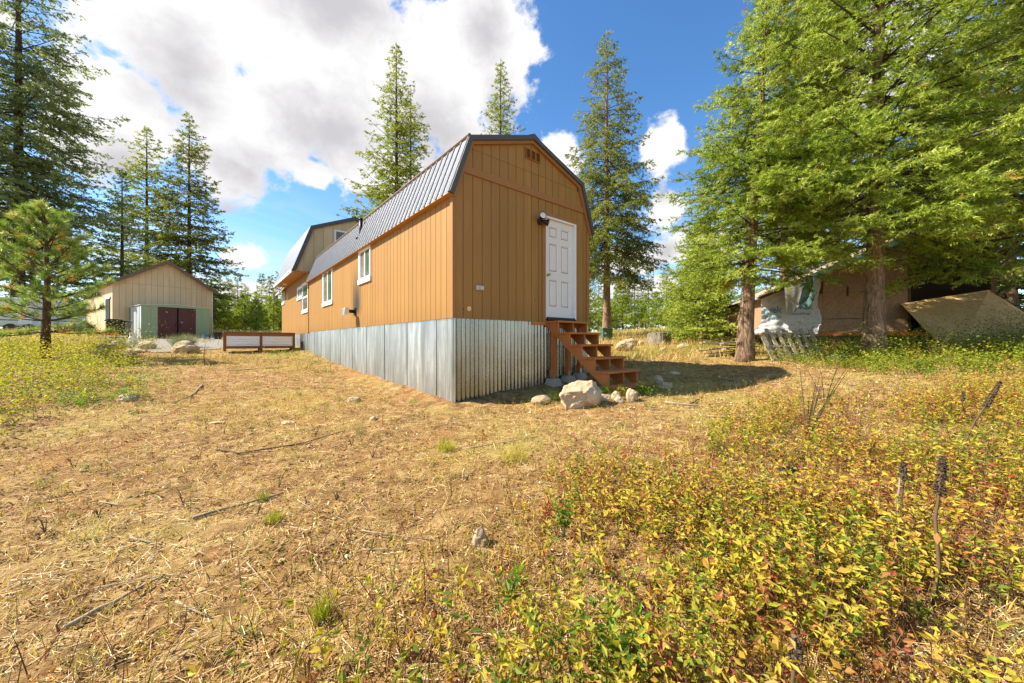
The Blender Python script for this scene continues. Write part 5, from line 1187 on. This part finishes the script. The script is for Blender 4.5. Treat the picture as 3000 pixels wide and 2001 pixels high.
x, y = sample(42000, .5, 8, 1.8, .8); k = rng.random(len(x)) < ss(front(x, y), -.9, .5) * .8; x, y = x[k], y[k]
stuff('brown_undergrowth', 'brown dried stalks and stems under the yellow shrubs', 'undergrowth', [blades(x, y, .06 + .2 * rng.random(len(x)) ** 1.5, .0014 + .0013 * rng.random(len(x)), .1 + .7 * rng.random(len(x)), np.clip(rng.normal(.24, .2, len(x)), 0, 1))], 'litter')
# sparse single stems over the open soil
x, y = sample(2600, 1.2, 9, 1.5, .9); k = (front(x, y) < .2) & (rng.random(len(x)) < .65); x, y = x[k], y[k]
lf, stm = leafy(x, y, .05 + .12 * rng.random(len(x)), 5, .026, .006, np.clip(rng.normal(.35, .25, len(x)), 0, 1), .1); stuff('seedlings', 'scattered small green and yellow seedlings on the open soil', 'seedlings', [lf], 'shrub_leaf'); stuff('seedling_stems', 'dry twiggy stems scattered over the open soil', 'stems', [stm], 'stem_red')
# bushes on the left bank
x, y = sample(9000, 2.2, 17, 2.1, 1.2); k = (x < -3.4) & (rng.random(len(x)) < ss(leftb(x, y), -.1, 1.4)); x, y = x[k], y[k]; hb = (.30 + .75 * rng.random(len(x)) ** 1.4) * (.55 + .6 * ss(nz2(x, y, .9, 5.), -.5, .7)) * np.interp(y, [3, 5, 9, 16], [.55, .75, 1.05, 1.1])
lf, stm = leafy(x, y, hb, 30, .050, .016, np.clip(.42 + .26 * nz2(x, y, 1.2, 2.) + .18 * rng.standard_normal(len(x)), 0, 1), .14, .6, .32, True); stuff('left_bushes', 'yellow-green weedy bushes along the left bank', 'bushes', [lf], 'left_leaf'); stuff('left_bush_stems', 'thin brown stems inside the left bushes', 'stems', [stm], 'stem_red')
# brambles round the firs on the right
x, y = sample(9000, 5.0, 12.5, 1.9, 1.2); k = (x > 5) & (rng.random(len(x)) < ss(rightb(x, y), 0, 1.4)); x, y = x[k], y[k]; hb = (.18 + .75 * rng.random(len(x)) ** 1.7) * (.5 + .7 * ss(nz2(x, y, 1.1, 8.), -.5, .7))
lf, stm = leafy(x, y, hb, 30, .042, .015, np.clip(.50 + .24 * nz2(x, y, 1.4, 6.) + .14 * rng.standard_normal(len(x)), 0, 1), .14, .7, .38, True); stuff('bramble_patch', 'green bramble thicket round the fir trunks and sloping sheet', 'brambles', [lf], 'bramble_leaf'); stuff('bramble_canes', 'thin canes of the bramble thicket', 'stems', [stm], 'stem_red')
# weeds at the stair foot and along the far bank
xs2, ys2 = [], []
for cx, cy, r_, n_ in ((1.75, 6.3, .35, 26), (2.4, 6.35, .3, 22), (.9, 6.3, .25, 14), (5.0, 12.5, 1.3, 60), (7.2, 13.6, 1.2, 70), (-7.9, 14.2, 1.0, 40), (-6.6, 12.4, .6, 22), (3.6, 11.3, .8, 40), (-7.3, 6.5, .6, 90), (-9.3, 15.2, .8, 50), (-8.6, 8.2, .8, 60)):
    a = rng.random(n_) * 6.283; q = r_ * np.sqrt(rng.random(n_)); xs2.append(cx + q * np.cos(a)); ys2.append(cy + q * np.sin(a))
x, y = np.concatenate(xs2), np.concatenate(ys2); lf, stm = leafy(x, y, .08 + .2 * rng.random(len(x)), 22, .026, .009, np.clip(rng.normal(.45, .25, len(x)), 0, 1), .12, .6, .3)
stuff('weeds', 'small leafy weeds round the stair foot and skirting', 'weeds', [lf], 'green_leaf')
# soil pebbles
x, y = sample(2600, 1.0, 13, 1.5, .9); s = .006 + .02 * rng.random(len(x)) ** 3; v8 = np.array([(1, 0, 0), (0, 1, 0), (-1, 0, 0), (0, -1, 0), (0, 0, .7), (0, 0, -.7)]); fc = np.array([(0, 1, 4), (1, 2, 4), (2, 3, 4), (3, 0, 4)])
V = np.stack([x, y, g(x, y) + .004], 1)[:, None, :] + v8[None] * (s[:, None, None] * (.7 + .6 * rng.random((len(x), 6, 3)))); stuff('pebbles', 'small pale pebbles in the bare soil', 'pebbles', [(V[:, fc].reshape(-1, 3, 3), rng.random(len(x) * 4) * .4 + .6)], 'straw')

# ------------------------------------------------------------------ single plants
def tuft(lab, x, y, n, h, r_, m_='grass', lo=.1, hi=.5, name='grass_tuft', cat='grass tuft'):
    a = rng.random(n) * 6.283; q = r_ * np.sqrt(rng.random(n)); P, rr = blades(x + q * np.cos(a), y + q * np.sin(a), h * (.5 + .6 * rng.random(n)), .0014 + .0012 * rng.random(n) + 0 * a, .2 + .75 * rng.random(n), lo + (hi - lo) * rng.random(n)); o = np.array([x, y, gz(x, y)]); ob_ = tri_mesh(name, P - o, rr, m_); ob_.location = o; return tag(ob_, lab, cat)
tuft('bright yellow-green grass tuft near the foreground leaves, bottom left of centre', -.93, 1.78, 150, .14, .04); tuft('small yellow-green grass tuft in bare soil left of centre', -1.72, 2.62, 130, .11, .05)
tuft('green grass tuft growing through the grey forked branch', -2.03, 2.97, 70, .10, .04, lo=0, hi=.3); tuft('tall yellow grass tuft in front of the cabin corner', .02, 3.65, 160, .22, .14, lo=.4, hi=.9); tuft('pale green grass patch left of the yellow tuft', -.75, 4.1, 200, .14, .10, lo=.2, hi=.6)
tuft('bright green weed tuft at the skirting near cabin corner', -1.75, 6.55, 90, .13, .12, 'green_leaf', .2, .8)
lav = thing('lavender_clump', 'spiky grey-green lavender clump in front of the green shed', 'shrub', at(-15.0, 16.6, 0), 0)
n = 900; a = rng.random(n) * 6.283; q = .35 * np.sqrt(rng.random(n)); P, rr = blades(-15.0 + q * np.cos(a), 16.6 + q * np.sin(a), .45 + .35 * rng.random(n), .006 + 0 * a, .15 + .85 * rng.random(n), np.clip(rng.normal(.5, .25, n), 0, 1)); tri_mesh('stalks', P - np.array([-15.0, 16.6, gz(-15.0, 16.6)]), rr, 'lavender', lav)
def green_plant(lab, x, y, n, h):
    o = thing('green_plant', lab, 'plant', at(x, y), 0); st_ = MB(); r = random.Random(int(x * 100))
    for k in range(n):
        a = r.uniform(0, 6.28); tp = Vector((math.cos(a) * h * .25, math.sin(a) * h * .25, h * r.uniform(.75, 1.1))); st_.tube([(0, 0, -.02), tp * .5 + Vector((0, 0, .02)), tp], [.003, .0025, .001], 5)
        for j in range(9):
            f = .3 + .7 * j / 8; p = tp * f; an = j * 2.4 + a; L = h * .30 * (1.1 - .4 * f); dd = Vector((math.cos(an), math.sin(an), .55)).normalized(); sd = dd.cross(Vector((0, 0, 1))).normalized(); nm = sd.cross(dd); b = [p, p + dd * L * .4 + sd * L * .17 + nm * .006, p + dd * L, p + dd * L * .4 - sd * L * .17 + nm * .006, p + dd * L * .5 - nm * .004]
            P = np.array([[b[i] for i in t_] for t_ in ((0, 1, 4), (1, 2, 4), (4, 2, 3), (0, 4, 3))]); tri_mesh('leaf', P, np.full(4, r.uniform(.2, .7)), 'green_leaf', o)
    st_.build('stems', 'transformer_green', o)
green_plant('bright green leafy plant at the bottom edge, right of centre', .42, 1.36, 6, .27); green_plant('glossy green plant among yellow leaves mid foreground', .33, 2.33, 7, .24); green_plant('small green plant between the two brighter ones', -.02, 1.75, 4, .20)
def mullein(lab, x, y, h, lean, head, m_='stem_bark'):
    o = thing('mullein_stalk', lab, 'dead stalk', at(x, y, -.02), 0); d = Vector((lean[0], lean[1], 1)).normalized(); s = MB(); s.tube([(0, 0, 0), d * h * .3 + Vector((.012, -.006, 0)), d * h * .6 + Vector((-.006, .006, 0)), d * h * .8, d * h], [.0085, .0075, .006, .005, .004], 7, True, .12); s.build('stalk', 'stick_wood' if m_ != 'stem_bark' else 'dark_wood', o, True)
    wl_ = []; wr = random.Random(int(h * 1000))
    for k in range(5):
        f = wr.uniform(.08, .6); p = d * h * f; an = wr.uniform(0, 6.28); L = wr.uniform(.05, .09); dd = Vector((math.cos(an), math.sin(an), -.9)).normalized(); sd = dd.cross(Vector((0, 0, 1))).normalized() * .012; wl_ += [[p, p + dd * L * .5 + sd, p + dd * L], [p, p + dd * L, p + dd * L * .5 - sd]]
    tri_mesh('withered_leaves', np.array([[list(q) for q in t_] for t_ in wl_]), np.full(len(wl_), .5), 'litter', o)
    if head:
        N = int(head * 1500); f = rng.random(N); a = rng.random(N) * 6.283; pos = np.array(d)[None] * (h - head + head * f)[:, None]; A, B = perp(np.repeat(np.array(d)[None], N, 0)); rad = A * np.cos(a)[:, None] + B * np.sin(a)[:, None]; rr_ = .015 * (1 - .5 * f) ; c = pos + rad * rr_[:, None]; e = unit(rng.standard_normal((N, 3))) * .0065; e2 = unit(np.cross(e, rad)) * .0065
        P = np.concatenate([np.stack([c - e, c + e2, c + rad * .009], 1), np.stack([c + e, c - e2, c + rad * .009], 1), np.stack([pos - e * 1.5, pos + e2 * 2, c], 1)]); hd_ = tri_mesh('seed_head', P, rng.random(len(P)), 'seedhead', o)
        core_ = MB(); core_.tube([d * (h - head), d * (h - head * .5), d * h], [.010, .012, .005], 8); core_.build('seed_core', 'dark_wood', o)
mullein('tallest dead mullein stalk leaning right at the right side', 3.30, 2.8, .95, (.74, .1), .24); mullein('upright dead mullein stalk with thick dark seed head', 1.91, 1.655, .70, (.07, 0), .17); mullein('thin dead mullein stalk left of the thick-headed one', 2.10, 1.95, .53, (.02, .02), .09); mullein('bare broken pale stalk beside the thin mullein', 2.13, 2.02, .44, (.06, 0), 0, 'pale'); mullein('small dead mullein stalk behind the leaning one', 4.95, 4.0, .36, (.05, 0), .1)
mullein('stubby cut mullein head at the very bottom right of centre', .82, 1.06, .42, (.05, .05), .06)
def sapling(lab, x, y, h, n, col_='stem_red'):
    o = thing('red_stem_shrub', lab, 'shrub', at(x, y, -.02), 0); r = random.Random(int(x * 77)); P = []; b = MB(); lx = []
    for k in range(n):
        a = r.uniform(0, 6.28); L = h * r.uniform(.6, 1); q = [Vector((0, 0, 0)), Vector((math.cos(a) * L * .18, math.sin(a) * L * .18, L * .5)), Vector((math.cos(a) * L * .42, math.sin(a) * L * .42, L))]; b.tube(q, [.006, .0045, .002], 5)
        for j in range(7): lx.append(q[1].lerp(q[2], r.random()) if r.random() < .6 else q[0].lerp(q[1], r.random()))
    b.build('stems', 'bark_pine', o)
    for p in lx:
        an = r.uniform(0, 6.28); L = .055; dd = Vector((math.cos(an), math.sin(an), .2)).normalized(); sd = dd.cross(Vector((0, 0, 1))).normalized(); v = [p, p + dd * L * .45 + sd * L * .25, p + dd * L, p + dd * L * .45 - sd * L * .25]; tri_mesh('leaf', np.array([[v[0], v[1], v[2]], [v[0], v[2], v[3]]]), np.full(2, r.uniform(.15, .6)), 'bramble_leaf', o)
sapling('red-stemmed shrub in front of the brambles at right', 3.0, 3.7, .75, 9); sapling('sparse red-stemmed shrub nearer the big fir trunk', 4.3, 5.0, .8, 6); sapling('bare twiggy shrub before the sloping chipboard sheet', 8.8, 7.6, 1.0, 6)
# fallen sticks
def stick(lab, pts, r0, m_='stick_wood', cat='stick', name='fallen_stick'):
    q = [Vector((x, y, gz(x, y) + r0 * .8 + .012)) for x, y in pts]; b0 = q[0].copy(); f = []; 
    for i in range(len(q) - 1):
        for w in (0, .33, .66): f.append(q[i].lerp(q[i + 1], w) - b0 + Vector((random.uniform(-1, 1), random.uniform(-1, 1), 0)) * r0 * .7)
    f.append(q[-1] - b0); s = MB(); s.tube(f, [r0 * (1 - .6 * i / (len(f) - 1)) for i in range(len(f))], 7, True, .12); o = s.build(name, m_, None, True); o.location = b0; return tag(o, lab, cat)
stick('long grey weathered branch lying in bare soil, bottom left', [(-2.12, 1.72), (-2.06, 1.88), (-1.97, 2.06)], .013)
stick('grey forked branch lying left of centre', [(-2.34, 2.66), (-2.12, 2.88), (-1.92, 3.06)], .013); stick('white birch-like stick near the bottom left', [(-1.73, 1.87), (-1.46, 1.77)], .007); stick('long pale stalk curving below the small grass tuft', [(-1.57, 2.15), (-1.36, 2.0), (-1.18, 1.87)], .004)
stick('long straw-coloured stalk lying above the grey branch', [(-2.28, 1.98), (-2.0, 2.07), (-1.74, 2.07)], .0035); stick('pale stick lying in grass before the cabin corner', [(-.55, 4.05), (-.1, 4.2), (.3, 4.35)], .009); stick('dark curved branch lying in soil left of centre', [(-3.3, 4.1), (-3.0, 4.0), (-2.5, 4.35), (-2.2, 4.8)], .012, 'dark_wood')
stick('white twig lying at the left of bare soil', [(-2.55, 2.42), (-2.25, 2.34)], .006); stick('pale twig left of the long stalk, centre left', [(-1.75, 2.95), (-1.5, 2.75)], .005); stick('short white stick far left of the soil', [(-3.35, 2.95), (-3.1, 2.9)], .006)
stick('pale log sliver lying right of the stairs', [(2.35, 5.6), (2.75, 5.35)], .02); stick('white split stick in rusty grass right of centre', [(2.55, 4.75), (3.1, 4.55)], .014); stick('long pale stick under the red-stemmed shrub', [(3.6, 4.6), (4.1, 4.5), (4.5, 4.6)], .012); stick('pale stick just behind the long pale one', [(3.9, 4.9), (4.6, 4.75)], .011)
stick('dark rotten stick standing out of rusty grass', [(2.7, 5.5), (2.95, 5.75)], .018, 'dark_wood'); stick('long thin pale stem at far right edge', [(3.1, 2.05), (3.6, 1.95)], .008); stick('pale stick lying across yellow leaves right of centre', [(1.05, 2.35), (1.5, 2.6), (1.75, 2.8)], .005); stick('white log sliver before the fir trunk', [(4.2, 7.4), (4.5, 7.0)], .02)
stick('long weathered pole lying in the left weeds', [(-7.0, 8.2), (-6.2, 7.0), (-5.9, 6.3)], .02); stick('brown branch lying along the left soil bank', [(-8.2, 10.5), (-7.1, 11.6)], .018)
stick('short white stick beside the white jagged stone', [(-.95, 2.3), (-.65, 2.28)], .006); stick('thin pale straw stem pointing at white jagged stone', [(-1.05, 2.52), (-.5, 2.36)], .004)
# snapped sapling stub in front of the left boulder and small dead twigs
tw = thing('dead_sapling', 'thin dead sapling standing before the big left boulder', 'sapling', at(-9.55, 11.3), 0)
b = MB(); b.tube([(0, 0, -.05), (-.03, 0, .35), (.02, 0, .7)], [.014, .011, .004], 6); b.tube([(-.03, 0, .35), (.12, 0, .62)], [.006, .002], 5); b.build('stem', 'dark_wood', tw)
rr = random.Random(77)
for i in range(16):
    xx, yy = rr.uniform(-4.6, -1.4), rr.uniform(2.2, 5.2); o = MB()
    for k in range(rr.randint(2, 4)):
        a = rr.uniform(0, 6.28); h = rr.uniform(.06, .16); o.tube([(0, 0, -.01), (math.cos(a) * h * .2, math.sin(a) * h * .2, h * .6), (math.cos(a) * h * .5, math.sin(a) * h * .5, h)], [.004, .003, .0012], 5)
    o = o.build('twig_stub', 'dark_wood'); o.location = at(xx, yy); tag(o, 'dark cut-off twig stub sticking up from bare left soil', 'twig stub', 'twig stubs in the bare soil')
